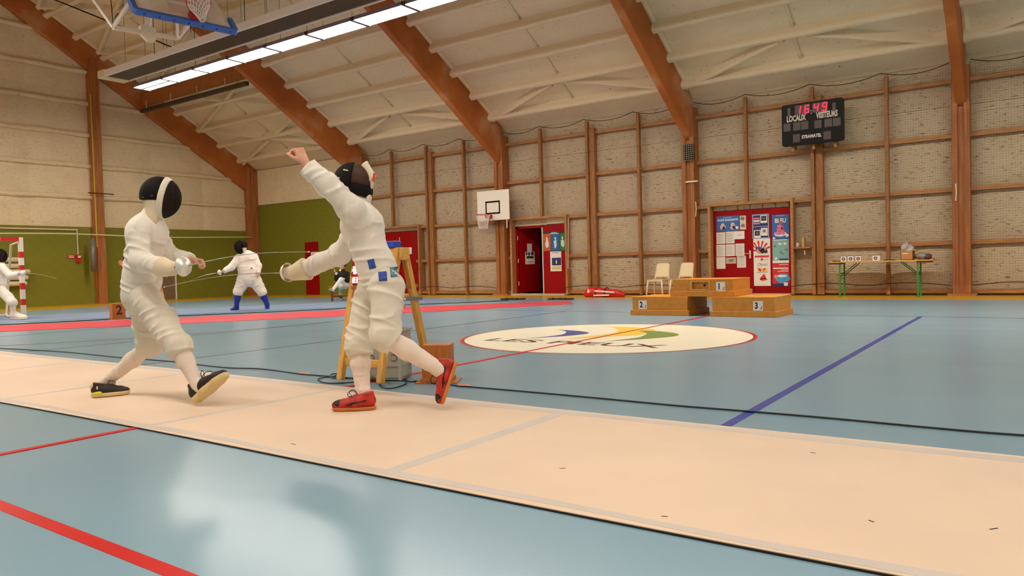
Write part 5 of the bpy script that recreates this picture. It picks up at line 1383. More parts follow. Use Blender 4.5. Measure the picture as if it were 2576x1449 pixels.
# ------------------------------------------------------------------ scoring trestle by the near piste
ZT = 1.06; YRT = 4.35; XA, XB = -4.60, -4.15; m_sh = aY(882, 715, 4.11).x
T = thing('scoring_trestle', 'pine A-frame trestle holding the scoring machine behind the right fencer', 'trestle', ((XA + XB) / 2, YRT, 0))
for x in (XA, XB):
    for yf, sg in ((4.08, -1), (4.64, 1)):
        b = MB(); top = Vector((x, YRT + sg * 0.035, ZT)); foot = Vector((x, yf, 0.035))
        b.beam(foot - (top - foot).normalized() * 0.02, top, 0.055, 0.05, (0, 1, 0)); ob = b.build('leg', MATS['pine'], T, bevel=0.004, seg=1)
for y, z in ((4.125, 0.16), (4.60, 0.16)): MB().box((XA, y - 0.02, z - 0.03), (XB, y + 0.02, z + 0.03)).build('cross_rail', MATS['pine_x'], T, bevel=0.003, seg=1)
MB().box((XA - 0.05, YRT - 0.05, ZT - 0.09), (XB + 0.05, YRT + 0.05, ZT + 0.01)).build('ridge', MATS['pine_x'], T, bevel=0.004, seg=1)
MB().box((m_sh, 4.11, 0.745), (XB + 0.02, 4.52, 0.775)).build('shelf', MATS['bench_wood'], T, bevel=0.003, seg=1)
MB().beam((XB + 0.04, 4.30, 0.66), (XB + 0.05, 4.53, 0.655), 0.008, 0.03).build('steel_stay', MATS['galv'], T)
MB().lathe([(0, 0.006), (0.008, 0.005), (0.01, 0)], 10, (XB + 0.046, 4.33, 0.66), frame_to((1, -0.6, 0))).build('bolt', MATS['lamp_white'], T)
m0 = aY(884, 690, 4.115).x; zd = aY(896, 712, 4.115).z; zs = aY(897, 680, 4.115).z
U = thing('scoring_machine', 'red fencing scoring machine with white digits on the trestle shelf', 'scoring machine', (-4.37, 4.20, 0.775))
MB().box((m0, 4.12, 0.776), (-4.19, 4.25, 0.985)).build('case', mat('machine_red', (150, 14, 22), 0.4), U, bevel=0.006)
MB().box((m0 + 0.006, 4.116, zd - 0.006), (-4.205, 4.122, zd + 0.058)).build('digit_panel', mat('panel_red', (196, 16, 40), 0.4), U)
dl = mat('digit_white', (255, 214, 214), 0.4, emit=1.2)
digit('0', m0 + 0.014, zd + 0.004, 0.018, 0.040, 0.008, 4.116, dl, U, 'digit'); digit('3', m0 + 0.046, zd + 0.004, 0.018, 0.040, 0.008, 4.116, dl, U, 'digit')
for dx_, dz_, w, h in ((0.035, 0.022, 0.03, 0.02), (0.035, 0.0, 0.046, 0.018), (0.038, -0.022, 0.032, 0.018)): MB().box((m0 + dx_ - w / 2, 4.115, zs + dz_ - h / 2), (m0 + dx_ + w / 2, 4.122, zs + dz_ + h / 2)).build('lit_symbol', dl, U)
MB().box((m0 - 0.02, 4.13, 0.85), (m0, 4.17, 0.88)).build('plug', MATS['black'], U)
o = MB().box((-4.34, 4.29, ZT + 0.01), (-4.17, 4.38, ZT + 0.065)).build('blue_box', mat('box_blue', (40, 78, 190), 0.4), None, bevel=0.006)
tag(o, 'small blue plastic box on top of the wooden trestle', 'box')

# grey crate
K = thing('plastic_crate', 'grey plastic crate with mirrored lettering under the trestle', 'crate', (-4.40, 4.38, 0))
gc = mat('crate_grey', (176, 174, 160), 0.5, var=0.05)
c0, c1, e0, e1, hz = -4.555, -4.205, 4.20, 4.50, 0.40
Rk = Matrix.Rotation(math.radians(22), 3, 'Z'); kc = Vector((-4.37, 4.37, 0))
def kbox(lo, hi, name, m, **kw):
    b = MB().box(lo, hi); b.v = [tuple(kc + Rk @ Vector(v)) for v in b.v]; return b.build(name, m, K, **kw)
kw_, kd = 0.17, 0.13
kbox((-kw_, -kd, 0.01), (kw_, kd, 0.03), 'base', gc)
for lo, hi in (((-kw_, -kd, 0.01), (kw_, -kd + 0.012, 0.40)), ((-kw_, kd - 0.012, 0.01), (kw_, kd, 0.40)), ((-kw_, -kd, 0.01), (-kw_ + 0.012, kd, 0.40)), ((kw_ - 0.012, -kd, 0.01), (kw_, kd, 0.40))): kbox(lo, hi, 'side', gc, bevel=0.003, seg=1)
for z in (0.385, 0.31, 0.12): kbox((-kw_ - 0.008, -kd - 0.008, z), (kw_ + 0.008, kd + 0.008, z + 0.014), 'rib', gc) if z < 0.3 else None
for z in (0.395, 0.30):
    for lo, hi in (((-kw_ - 0.01, -kd - 0.01, z), (kw_ + 0.01, -kd + 0.004, z + 0.016)), ((-kw_ - 0.01, kd - 0.004, z), (kw_ + 0.01, kd + 0.01, z + 0.016)), ((-kw_ - 0.01, -kd, z), (-kw_ + 0.004, kd, z + 0.016)), ((kw_ - 0.004, -kd, z), (kw_ + 0.01, kd, z + 0.016))): kbox(lo, hi, 'rim', gc)
kbox((0.04, -kd - 0.004, 0.345), (0.11, -kd + 0.002, 0.37), 'hand_slot', MATS['dark_rope'])
for sx in (-1, 1): kbox((sx * kw_ - 0.012, -kd - 0.012, 0.01), (sx * kw_ + 0.012, -kd + 0.01, 0.40), 'corner_post', gc)
text_on('lettering', 'C L   O .', mat('crate_text', (112, 104, 92), 0.6), K, kc + Rk @ Vector((0.0, -kd - 0.002, 0.185)), Rk @ Vector((1, 0, 0)), (0, 0, 1), 0.085, extrude=0.001, mirror=True)
# wooden marker boxes
def marker(label, c, rz, num=None, slot=False, s=1.0):
    t = thing('marker_box', label, 'box', (0, 0, 0))
    w, d_, h = 0.115 * s, 0.085 * s, 0.30 * s
    MB().box((-w, -d_, 0.035), (w, d_, h)).build('body', MATS['box_wood'], t, bevel=0.006)
    MB().box((-w - 0.01, -d_ - 0.01, 0.008), (w + 0.01, d_ + 0.01, 0.04)).build('base_moulding', MATS['box_wood'], t, bevel=0.004)
    MB().box((-w - 0.05, -d_ - 0.04, 0.0), (w + 0.05, d_ + 0.04, 0.01)).build('base_plate', MATS['bench_wood'], t)
    if num: text_on('number', num, mat('number_black', (40, 22, 14), 0.5), t, (0, -d_ - 0.001, h * 0.55), (1, 0, 0), (0, 0, 1), 0.24 * s, extrude=0.001, bold=0.004)
    if slot: MB().box((-0.012, -d_ - 0.002, 0.10), (0.014, -d_ + 0.004, 0.145)).build('slot', MATS['black'], t)
    t.location = c; t.rotation_euler[2] = rz
marker('wooden marker box with a dark slot on the floor beside the grey crate', (-3.87, 4.44, 0), math.radians(30), slot=True)
p = aZ(297, 803)
marker('orange-brown wooden marker box numbered 2 beside the far piste', (p.x - 0.05, p.y + 0.02, 0), math.radians(82), '2', s=1.12)
p = aZ(333, 800)
t = thing('scoring_trestle', 'pine trestle at the far piste, mostly hidden behind the left fencer', 'trestle', (p.x, p.y, 0))
for dx_ in (0, 0.45):
    for sg in (-1, 1): MB().beam((p.x + dx_, p.y + 0.27 + sg * 0.27, 0.0), (p.x + dx_, p.y + 0.27 + sg * 0.03, 1.0), 0.07, 0.055, (0, 1, 0)).build('leg', MATS['pine'], t)
MB().box((p.x - 0.05, p.y + 0.22, 0.95), (p.x + 0.5, p.y + 0.32, 1.03)).build('ridge', MATS['pine_x'], t); MB().box((p.x, p.y + 0.02, 0.14), (p.x + 0.45, p.y + 0.06, 0.2)).build('cross_rail', MATS['pine_x'], t)

# ------------------------------------------------------------------ cables and tape on the floor
def fl(px, py, z=0.007): return aZ(px, py, z)
def cable(label, pts, r=0.006, m='cable_black'):
    return tag(MB().tube(spline(pts), r, 6).build('floor_cable', MATS[m], None, smooth=True), label, 'cable')
cable('black floor cable running left from the trestle along the near piste', [fl(-60, 874), fl(0, 876), fl(160, 885), fl(290, 898), fl(430, 909), fl(560, 924), (fl(660, 928)), fl(760, 941), fl(850, 948), fl(900, 952)])
cable('black floor cable running right from the marker box along the near piste', [fl(1040, 960), fl(1130, 968), fl(1170, 972), fl(1300, 983), fl(1500, 1001), fl(1700, 1020), fl(1900, 1036), fl(2100, 1053), fl(2300, 1072), fl(2480, 1088), fl(2640, 1100), (1.2, 4.45, 0.007), (2.4, 4.40, 0.007), (3.6, 4.48, 0.007)])
cable('coiled black cable loop lying right of the trestle foot', [fl(965, 944), fl(985, 950), fl(1022, 961), fl(1005, 972), fl(975, 977), fl(955, 968), fl(965, 952), fl(985, 944), fl(1010, 950), fl(1030, 960), fl(1048, 958)], 0.005)
cable('looped black cable lying left of the trestle foot', [fl(905, 950), fl(860, 952), fl(835, 950), fl(832, 942), fl(850, 940), fl(840, 946), fl(812, 950), fl(800, 954), fl(815, 962), fl(850, 964), fl(905, 960)], 0.005)
cable('black cable between the red mat and the far piste', [fl(-40, 819), fl(0, 817), fl(150, 810), fl(280, 803), fl(420, 796), fl(560, 790), fl(700, 784), fl(840, 777), fl(1000, 768), fl(1150, 762), fl(1280, 756)], 0.012)
for px, py, w, h, lb in ((765, 942, 0.10, 0.04, 'orange tape patch on the cable left of the trestle'), (1167, 973, 0.09, 0.05, 'orange tape patch on the cable right of the marker box'), (860, 976, 0.16, 0.05, 'orange tape strip at the piste edge by the standing shoe'), (1010, 768, 0.3, 0.06, 'red tape patch by the far cable')):
    p = aZ(px, py, 0.001); tag(MB().cbox((p.x, p.y, 0.0135 if px != 860 else 0.002), (w, h, 0.001 if px != 860 else 0.002), Matrix.Rotation(0.35, 3, 'Z')).build('floor_tape', MATS['orange_tape'], None), lb, 'tape')
for px, lb in ((1290, 'dark cable ramp on the floor in front of the half-open door'), (1410, 'dark cable ramp at the end of the red mat')):
    p = aZ(px, 754); t = thing('cable_ramp', lb, 'cable ramp', (p.x, p.y, 0))
    for i in range(4): MB().cbox((p.x - 0.25 + 0.17 * i, p.y + 0.05 * (i % 2), 0.02), (0.15, 0.22, 0.04), Matrix.Rotation(0.1 * i, 3, 'Z')).build('segment', MATS['cable_black'], t, bevel=0.01)

# ------------------------------------------------------------------ bench
bd = 22.1
bs = aD(866, 722, bd)
t = thing('bench', 'low brown wooden bench under the seated man', 'bench', (bs.x, bs.y, 0))
rv = Vector((0.64, 0.77, 0)); fv = Vector((0.77, -0.64, 0))
def bench_box(u0, u1, w0, w1, z0, z1, name):
    pts = [bs + rv * u + fv * w for u, w in ((u0, w0), (u1, w0), (u1, w1), (u0, w1))]; MB().prism([(p.x, p.y) for p in pts], z0, z1).build(name, MATS['bench_wood'] if name == 'seat_plank' else mat('bench_red', (120, 42, 24), 0.6), t, bevel=0.004, seg=1)
bench_box(-0.45, 1.1, -0.14, 0.14, 0.405, 0.44, 'seat_plank')
for u in (-0.36, 0.98): bench_box(u - 0.03, u + 0.03, -0.12, 0.12, 0.0, 0.405, 'leg')
bench_box(-0.36, 0.98, -0.02, 0.02, 0.12, 0.16, 'stretcher')

# ------------------------------------------------------------------ people
skin = mat('skin', (222, 164, 138), 0.5, var=0.06, vscale=30)
MATS['cloth'] = mat('fencing_cloth', (236, 229, 218), 0.85, bump=0.3, bscale=9, stretch=(1, 1, 1.6))
cloth2 = mat('fencing_breeches', (226, 219, 204), 0.85, bump=0.3, bscale=10, stretch=(1, 1, 1.6))
sockw = mat('sock_white', (238, 222, 210), 0.9, bump=0.1, bscale=120)
glove = mat('glove', (232, 216, 184), 0.8, var=0.08)
mask_black = mat('mask_black', (20, 14, 15), 0.75, spec=0.2)
mask_mesh_m = mat('mask_mesh', (20, 13, 13), 0.8, alpha=0.86, spec=0.15)
trim_w = mat('mask_trim', (230, 220, 200), 0.7)
bibm = mat('mask_bib', (232, 216, 186), 0.85)
hairm = mat('hair_brown', (74, 46, 28), 0.7, var=0.3, vscale=40)
V = lambda px, py, d: A3(aD(px, py, d))
UP = np.array([0, 0, 1.0])
RT, UPV, FW = A3(_rt), A3(_up), A3(_fw)

def body_prims(J, k=1.0, fat=1.0):
    s = _n(J['shR'] - J['shL']); up = _n(J['chest'] - J['pelvis']); fb = _n(np.cross(s, up))
    o = [cone(J['pelvis'], J['chest'], 0.115 * k * fat, 0.125 * k * fat, 0.04, flat=(fb, 1.3)), cone(J['chest'], J['shL'], 0.075 * k, 0.05 * k, 0.03), cone(J['chest'], J['shR'], 0.075 * k, 0.05 * k, 0.03),
         cone(J['chest'], J['neck'], 0.075 * k, 0.05 * k, 0.03), cone(J['neck'], J['head'] - _n(J['hu']) * 0.03, 0.048 * k, 0.05 * k, 0.02)]
    for q in 'LR':
        o += [cone(J['sh' + q], J['el' + q], 0.046 * k, 0.038 * k, 0.02), cone(J['el' + q], J['wr' + q], 0.038 * k, 0.026 * k, 0.015),
              cone(J['hip' + q], J['kn' + q], 0.075 * k * fat, 0.05 * k, 0.03), cone(J['kn' + q], J['kn' + q] * 0.6 + J['an' + q] * 0.4, 0.048 * k, 0.05 * k, 0.02), cone(J['kn' + q] * 0.6 + J['an' + q] * 0.4, J['an' + q], 0.05 * k, 0.034 * k, 0.02)]
    return o + head_prims(J['head'], J['hf'], J['hu'], k * 0.95)

def mask(par, c, f, u, s=1.0, res=0.006, style='white'):
    """fencing mask: mesh front, padded trim, bib, back band"""
    B = basis(f, u); F, S, U = B[:, 0], B[:, 1], B[:, 2]; c = A3(c)
    P = lambda a, b, z: c + (F * a + S * b + U * z) * s
    R3 = np.array([0.150, 0.118, 0.158]) * s
    core = ell(P(0.0, 0, -0.012), R3, B, 0.01)
    o = sdf_obj('mask_front', [ell(P(0.0, 0, -0.012), R3 * np.array([1.0, 0.98, 1.0]), B, 0.01), cut(P(0.055, 0, 0), -F + 0.18 * U)], mask_mesh_m, par, res)
    sdf_obj('mask_back', [ell(P(-0.01, 0, 0.0), np.array([0.135, 0.110, 0.145]) * s, B, 0.01), cut(P(0.03, 0, 0), F), cut(P(0, 0, -0.035), -U)], mask_black, par, res)
    if style == 'white':
        sdf_obj('mask_trim', [ell(P(0.0, 0, -0.012), R3 * 1.03, B, 0.01), cut(P(0.062, 0, 0), F - 0.18 * U), cut(P(0.018, 0, 0), -F + 0.18 * U)], trim_w, par, res)
    sdf_obj('mask_bib', [cone(P(-0.012, 0, -0.05), P(-0.015, 0, -0.12), 0.104 * s, 0.082 * s, 0.02, flat=(S, 1.05)), cone(P(-0.015, 0, -0.12), P(-0.02, 0, -0.17), 0.08 * s, 0.072 * s, 0.02), cut(P(0, 0, -0.036), U), cut(P(0.034, 0, 0), F - 0.18 * U)], bibm, par, res)
    for sg in (-1, 1):
        for a, z in ((-0.02, -0.01), (-0.09, -0.022)): MB().cbox(P(a, sg * (0.108 if a > -0.05 else 0.085), z), (0.012, 0.012, 0.005), Matrix(B.tolist())).build('mask_clip_and_glint', MATS['galv'], o)
    return o, P, B

def fencer(name, label, J, res=0.0065, k=1.0, fat=1.0, sock=None, sock_r=(0.056, 0.040), hands=True, jl=0.02, arm_r=(0.082, 0.072, 0.058), leg_r=(0.112, 0.092, 0.08), torso_r=(0.15, 0.155), body_res=0.007, wr=0.007):
    s = _n(J['shR'] - J['shL']); up = _n(J['chest'] - J['pelvis']); fb = _n(np.cross(s, up))
    bp = body_prims(J, k, fat)
    for q in 'LR':
        if 'hand' + q in J: bp += hand_prims(*J['hand' + q])
        if 'toe' + q in J: bp.append(cone(J['an' + q], J['toe' + q], 0.030 * k, 0.020 * k, 0.015))
    me = sdf_mesh(name, bp, body_res)
    per = mesh_obj(name, me, skin); tag(per, label, 'person')
    jk = [cone(J['pelvis'] + up * 0.06, J['chest'], torso_r[0] * fat, torso_r[1] * fat, 0.05, flat=(fb, 1.22), wr=wr * 1.5, wl=0.085, ph=1.0),
          cone(J['pelvis'] - up * jl, J['pelvis'] + up * 0.1, torso_r[0] * 0.97 * fat, torso_r[0] * fat, 0.04, flat=(fb, 1.12), wr=wr, wl=0.06, ph=2.0),
          cone(J['chest'] + up * 0.02, J['neck'], 0.12 * fat, 0.075, 0.04)]
    for i, q in enumerate('LR'):
        jk += [cone(J['chest'] + up * 0.01, J['sh' + q], 0.12 * fat, arm_r[0] * 1.02, 0.05, wr=wr, wl=0.07, ph=i + 0.5), cone(J['sh' + q], J['el' + q], arm_r[0], arm_r[1], 0.03, wr=wr, wl=0.085, ph=i * 2.0), cone(J['el' + q], J['wr' + q], arm_r[1], arm_r[2], 0.03, wr=wr * 0.9, wl=0.065, ph=1 + i)]
    for q in 'LR':
        d = _n(J['wr' + q] - J['el' + q]); jk.append(lcut(J['wr' + q] - d * 0.005, d, 0.09))
    jacket = sdf_obj('jacket', jk, MATS['cloth'], per, res)
    br = [cone(J['pelvis'] + up * 0.03, J['pelvis'] - up * 0.04, torso_r[0] * 0.93 * fat, torso_r[0] * 0.95 * fat, 0.05, flat=(fb, 1.1))]
    for i, q in enumerate('LR'):
        d = _n(J['an' + q] - J['kn' + q]); e = J['kn' + q] + d * 0.075
        br += [cone(J['hip' + q], J['kn' + q], leg_r[0] * fat, leg_r[1], 0.018, wr=wr * 1.2, wl=0.085, ph=i * 1.7), cone(J['kn' + q], e + d * 0.03, leg_r[1], leg_r[2], 0.03, wr=wr, wl=0.07, ph=2 + i), lcut(e, d, 0.13)]
    sdf_obj('breeches', br, cloth2, per, res)
    for q in 'LR':
        d = _n(J['an' + q] - J['kn' + q]); m1 = J['kn' + q] * 0.6 + J['an' + q] * 0.4
        sk = [cone(J['kn' + q] + d * 0.03, m1, sock_r[0], sock_r[0], 0.02), cone(m1, J['an' + q], sock_r[0], sock_r[1], 0.03, wr=0.002, wl=0.03), cone(J['an' + q], J['an' + q] + d * 0.03, sock_r[1], sock_r[1] * 0.9, 0.02)]
        sdf_obj('sock', sk, sock or sockw, per, res)
    return per, jacket

# left fencer, lunging forward
J = dict(pelvis=V(354, 728, 5.30), chest=V(368, 592, 5.28), neck=V(384, 542, 5.27), head=V(403, 493, 5.25), hf=(0.72, 0.69, -0.04), hu=(-0.02, 0, 1),
         shR=V(350, 582, 5.13), elR=V(352, 658, 5.06), wrR=V(424, 676, 4.98), shL=V(392, 580, 5.42), elL=V(420, 640, 5.48), wrL=V(479, 655, 5.40),
         hipR=V(366, 752, 5.22), knR=V(447, 868, 5.09), anR=V(497, 968, 5.03), hipL=V(357, 754, 5.38), knL=V(380, 866, 5.46), anL=V(266, 962, 5.62))
J['handL'] = (J['wrL'] + RT * 0.01, RT * 0.95 - UPV * 0.15, -UPV * 0.8 - FW * 0.4, -FW + UPV * 0.3, 0.85, 0.17)
J['handR'] = (J['wrR'] + RT * 0.02, RT * 0.98 + UPV * 0.1, -UPV * 0.3 + FW * 0.9, UPV, 0.95, 0.16)
J['toeR'] = A3(aD(492, 1016, 5.04).lerp(aD(574, 944, 4.98), 0.6)) + (-RT * 0.72 + UPV * 0.62 + FW * 0.38) * 0.045; J['toeL'] = A3(aZ(230, 1000, 0.013).lerp(aZ(329, 990, 0.013), 0.6)) + UP * 0.05
pL, jkL = fencer('person', 'left fencer in white kit stepping forward, mask with white trim, black shoes', J, torso_r=(0.145, 0.148), arm_r=(0.08, 0.07, 0.052))
mask(pL, J['head'], (0.74, 0.67, -0.06), (0.02, 0.02, 1), 0.95)
gl = sdf_obj('glove', hand_prims(J['wrR'] + RT * 0.02, RT * 0.98 + UPV * 0.1, -UPV * 0.3 + FW * 0.9, UPV, 0.95, 0.16, fat=0.006) + [cone(J['wrR'] - _n(J['wrR'] - J['elR']) * 0.07, J['wrR'] + RT * 0.02, 0.074, 0.050, 0.02), lcut(J['wrR'] - _n(J['wrR'] - J['elR']) * 0.07, -_n(J['wrR'] - J['elR']), 0.12)], glove, pL, 0.006)
black_sh = mat('shoe_black', (34, 24, 24), 0.6); gold_sole = mat('shoe_sole_cream', (226, 206, 150), 0.6); orange_sh = mat('shoe_red', (204, 44, 24), 0.55, col2=(150, 30, 22), vscale=24); gum = mat('gum_sole', (206, 130, 60), 0.6)
hl = aZ(230, 1000, 0.013); te = aZ(329, 990, 0.013)
so, Pp, ss = shoe(pL, hl, te, UP, black_sh, gold_sole, black_sh, sole_t=0.03)
sdf_obj('heel_patch', [ell(Pp(0.03, -0.02, 0.034), (0.035, 0.025, 0.010)), ell(Pp(0.05, -0.03, 0.034), (0.03, 0.018, 0.010))], mat('neon_yellow', (220, 214, 40), 0.5), so, 0.004)
sdf_obj('heel_tab', [ell(Pp(0.012, 0, 0.085), (0.016, 0.022, 0.022)), ell(Pp(0.04, -0.034, 0.065), (0.010, 0.010, 0.025))], gold_sole, so, 0.004)
h2 = aD(492, 1016, 5.04); t2 = aD(574, 944, 4.98)
so, Pp, ss = shoe(pL, h2, t2, -RT * 0.72 + UPV * 0.62 + FW * 0.38, black_sh, gold_sole, black_sh, sole_t=0.03)
sdf_obj('heel_patch', [ell(Pp(0.02, 0.0, 0.02), (0.035, 0.034, 0.022))], MATS['neon_yellow'], so, 0.004)
epee('silver epee held low by the left fencer, pointing right', aD(447, 672, 4.95), aD(775, 634, 4.6))

def deco(so, P, s):
    """dark toe cap and curved side stripes of the red shoes"""
    sdf_obj('toe_cap', [ell(P(0.205, 0.002, 0.034), np.array([0.064, 0.0415, 0.0345]) * s, np.stack([_n(P(1, 0, 0) - P(0, 0, 0)), _n(P(0, 1, 0) - P(0, 0, 0)), _n(P(0, 0, 1) - P(0, 0, 0))], 1)), cut(P(0, 0, 0.024), P(0, 0, 0) - P(0, 0, 1)), cut(P(0.185, 0, 0), P(0, 0, 0) - P(1, 0, 0.3))], black_sh, so, 0.004)
    b = MB()
    for sg in (-1, 1):
        for o in (0.0, 0.02): b.tube(spline([P(0.175 - o, sg * 0.0465, 0.036), P(0.13 - o, sg * 0.051, 0.052), P(0.08 - o, sg * 0.0445, 0.058), P(0.05, sg * 0.041, 0.066)], 5), 0.003 * s, 6)
        b.tube(spline([P(0.12, sg * 0.046, 0.036), P(0.10, sg * 0.045, 0.055), P(0.105, sg * 0.038, 0.078)], 5), 0.003 * s, 6); b.tube(spline([P(0.145, sg * 0.046, 0.034), P(0.125, sg * 0.045, 0.052), P(0.125, sg * 0.036, 0.074)], 5), 0.003 * s, 6)
    b.build('side_stripes', black_sh, so, smooth=True)

# right fencer, passing step with one arm thrown up
J = dict(pelvis=V(958, 706, 4.80), chest=V(912, 572, 4.80), neck=V(900, 515, 4.80), head=V(892, 458, 4.80), hf=-RT * 0.97 + UPV * 0.08 - FW * 0.1, hu=UPV * 0.98 - RT * 0.05,
         shL=V(886, 526, 4.62), elL=V(822, 464, 4.58), wrL=V(772, 416, 4.57), shR=V(902, 575, 4.97), elR=V(855, 640, 5.08), wrR=V(748, 686, 5.14),
         hipL=V(975, 722, 4.71), knL=V(968, 846, 4.62), anL=V(1106, 930, 4.66), hipR=V(938, 728, 4.92), knR=V(903, 866, 4.86), anR=V(913, 986, 4.80))
J['handL'] = (J['wrL'] - RT * 0.012 + UPV * 0.015, -RT * 0.42 + UPV * 0.9, -RT * 0.7 - UPV * 0.3 + FW * 0.5, -RT * 0.4 - FW, 0.98, 0.185)
J['handR'] = (J['wrR'] - RT * 0.015, -RT, FW * 0.8 - UPV * 0.3, UPV, 0.95, 0.16)
J['toeR'] = A3(aZ(946, 1029, 0.012).lerp(aZ(835, 1033, 0.012), 0.6)) + UP * 0.045; J['toeL'] = A3(aD(1152, 910, 4.68).lerp(aD(1116, 1020, 4.64), 0.6)) - RT * 0.045
pR, jkR = fencer('person', 'right fencer in white kit with one fist raised, blue badges and red shoes', J, arm_r=(0.082, 0.076, 0.06), leg_r=(0.118, 0.096, 0.082), torso_r=(0.145, 0.15), sock_r=(0.062, 0.046))
sl = hand_prims(J['wrR'] - RT * 0.015, -RT, FW * 0.8 - UPV * 0.3, UPV, 0.95, 0.16, fat=0.006)
sdf_obj('glove', sl + [cone(J['wrR'] - _n(J['wrR'] - J['elR']) * 0.08, J['wrR'] - RT * 0.02, 0.084, 0.056, 0.02), lcut(J['wrR'] - _n(J['wrR'] - J['elR']) * 0.08, -_n(J['wrR'] - J['elR']), 0.12)], glove, pR, 0.006)
# mask seen from behind: black front, brown hair, white tongue, black strap
f_, u_ = -RT * 0.96 + UPV * 0.16 - FW * 0.1, UPV + RT * 0.16
B = basis(f_, u_); hc = A3(J['head']); HP = lambda a, b, z: hc + B @ np.array([a, b, z]) * 0.92
mf = sdf_obj('mask_front', [ell(HP(0, 0, -0.005), (0.138, 0.108, 0.133), B), cut(HP(0.02, 0, 0), -B[:, 0])], mask_black, pR, 0.006)
for a, z in ((0.06, 0.06), (0.09, 0.0)): MB().cbox(HP(a, 0.1 if a < 0.07 else 0.088, z), (0.03, 0.008, 0.008), Matrix(B.tolist())).build('mask_clip_and_glint', trim_w, mf)  # white bars model the reflections on the black mask front
sdf_obj('hair', [ell(HP(-0.015, 0, 0.025), (0.104, 0.087, 0.097), B), cut(HP(0.05, 0, 0), B[:, 0])], hairm, pR, 0.006)
sdf_obj('mask_tongue', [cone(HP(-0.05, 0.02, 0.128), HP(-0.118, 0.03, 0.045), 0.034, 0.036, 0.02, flat=(B[:, 0] + B[:, 2] * 0.7, 2.6)), cone(HP(-0.118, 0.03, 0.045), HP(-0.125, 0.03, 0.0), 0.036, 0.03, 0.02, flat=(B[:, 0], 2.6))], trim_w, pR, 0.005)
MB().cbox(HP(-0.132, 0.062, 0.05), (0.014, 0.02, 0.05), Matrix(B.tolist())).build('mask_label', mat('label_orange', (226, 72, 40), 0.6), pR)
sdf_obj('mask_strap', [ell(HP(-0.02, 0, -0.055), (0.109, 0.097, 0.083), B), cut(HP(0.06, 0, 0), B[:, 0]), cut(HP(0, 0, -0.012), B[:, 2]), cut(HP(0, 0, -0.095), -B[:, 2])], mask_black, pR, 0.006)
sdf_obj('mask_bib', [cone(HP(0.05, 0, -0.09), HP(0.04, 0, -0.15), 0.08, 0.07, 0.02), cut(HP(-0.02, 0, 0), -B[:, 0])], bibm, pR, 0.006)
ppad = sdf_obj('collar_tab', [ell(HP(-0.115, 0.01, -0.10), (0.02, 0.05, 0.04), B)], trim_w, pR, 0.005)
blue_p = mat('badge_blue', (60, 86, 176), 0.8, var=0.4, vscale=60); pic = mat('badge_picture', (104, 160, 196), 0.8, col2=(70, 110, 60), vscale=30)
def badge(px, py, d, w, h, m, tilt, name='badge'):
    """patch laid on the cloth, curved with it"""
    c = aD(px, py, d); vs = []; n = 5; s_ = Vector(_rt) * math.cos(tilt) + Vector(_up) * math.sin(tilt); v_ = -Vector(_rt) * math.sin(tilt) + Vector(_up) * math.cos(tilt)
    dep = bpy.context.evaluated_depsgraph_get()
    for j in range(n):
        for i in range(n):
            q = c + s_ * w * (i / (n - 1) - 0.5) + v_ * h * (j / (n - 1) - 0.5)
            dirv = (q - EYE).normalized(); best = None
            for o in (x for x in pR.children if x.name.startswith(('jacket', 'breeches'))):
                hit = o.ray_cast(EYE, dirv)
                if hit[0] and (best is None or (hit[1] - EYE).length < (best - EYE).length): best = hit[1]
            vs.append((best if best is not None else q) - dirv * 0.003)
    fs = [(j * n + i, j * n + i + 1, (j + 1) * n + i + 1, (j + 1) * n + i) for j in range(n - 1) for i in range(n - 1)]
    ob = MB().add(vs, fs).build(name, m, pR, smooth=True); so_ = ob.modifiers.new('s', 'SOLIDIFY'); so_.thickness = 0.002; so_.offset = 0
bpy.context.view_layer.update()
badge(935, 664, 4.6, 0.042, 0.058, blue_p, 0.25); badge(963, 695, 4.6, 0.052, 0.058, blue_p, 0.08); badge(992, 684, 4.62, 0.05, 0.062, pic, 0.12)
hl = aZ(946, 1029, 0.012); te = aZ(835, 1033, 0.012)
deco(*shoe(pR, hl, te, UP, orange_sh, gum, black_sh, sole_t=0.022))
h2 = aD(1152, 910, 4.68); t2 = aD(1116, 1020, 4.64)
deco(*shoe(pR, h2, t2, -RT * 0.95 - UPV * 0.22 - FW * 0.1, orange_sh, gum, black_sh, sole_t=0.022))
epee('silver epee of the right fencer with a large bell guard, pointing left', aD(738, 684, 5.13), aD(415, 722, 5.55))

# far fencer in blue socks
D0 = 17.95
J = dict(pelvis=V(627, 692, D0), chest=V(620, 655, D0), neck=V(614, 637, D0 - 0.05), head=V(606, 620, D0 - 0.1), hf=-RT * 0.55 - FW * 0.8 - UPV * 0.12, hu=UPV + RT * -0.1,
         shR=V(600, 651, D0 - 0.1), elR=V(582, 672, D0 - 0.25), wrR=V(562, 683, D0 - 0.4), shL=V(638, 647, D0 + 0.05), elL=V(650, 669, D0), wrL=V(649, 689, D0 - 0.1),
         hipR=V(616, 699, D0 - 0.03), knR=V(599, 734, D0 - 0.12), anR=V(595, 769, D0 - 0.05), hipL=V(637, 699, D0), knL=V(659, 735, D0), anL=V(672, 766, D0 + 0.12))
J['handR'] = (J['wrR'], -RT - UPV * 0.1, FW * 0.6 - UPV, UPV, 0.9, 0.18); J['handL'] = (J['wrL'], -UPV - RT * 0.15, -RT, -FW, 0.4, 0.18)
pF, _j = fencer('person', 'stout far fencer in white kit with blue socks on the far piste', J, res=0.013, body_res=0.011, fat=1.28, sock=mat('sock_blue', (34, 52, 150), 0.8), arm_r=(0.105, 0.085, 0.062), leg_r=(0.14, 0.115, 0.095), torso_r=(0.19, 0.19), sock_r=(0.075, 0.055), jl=0.06)
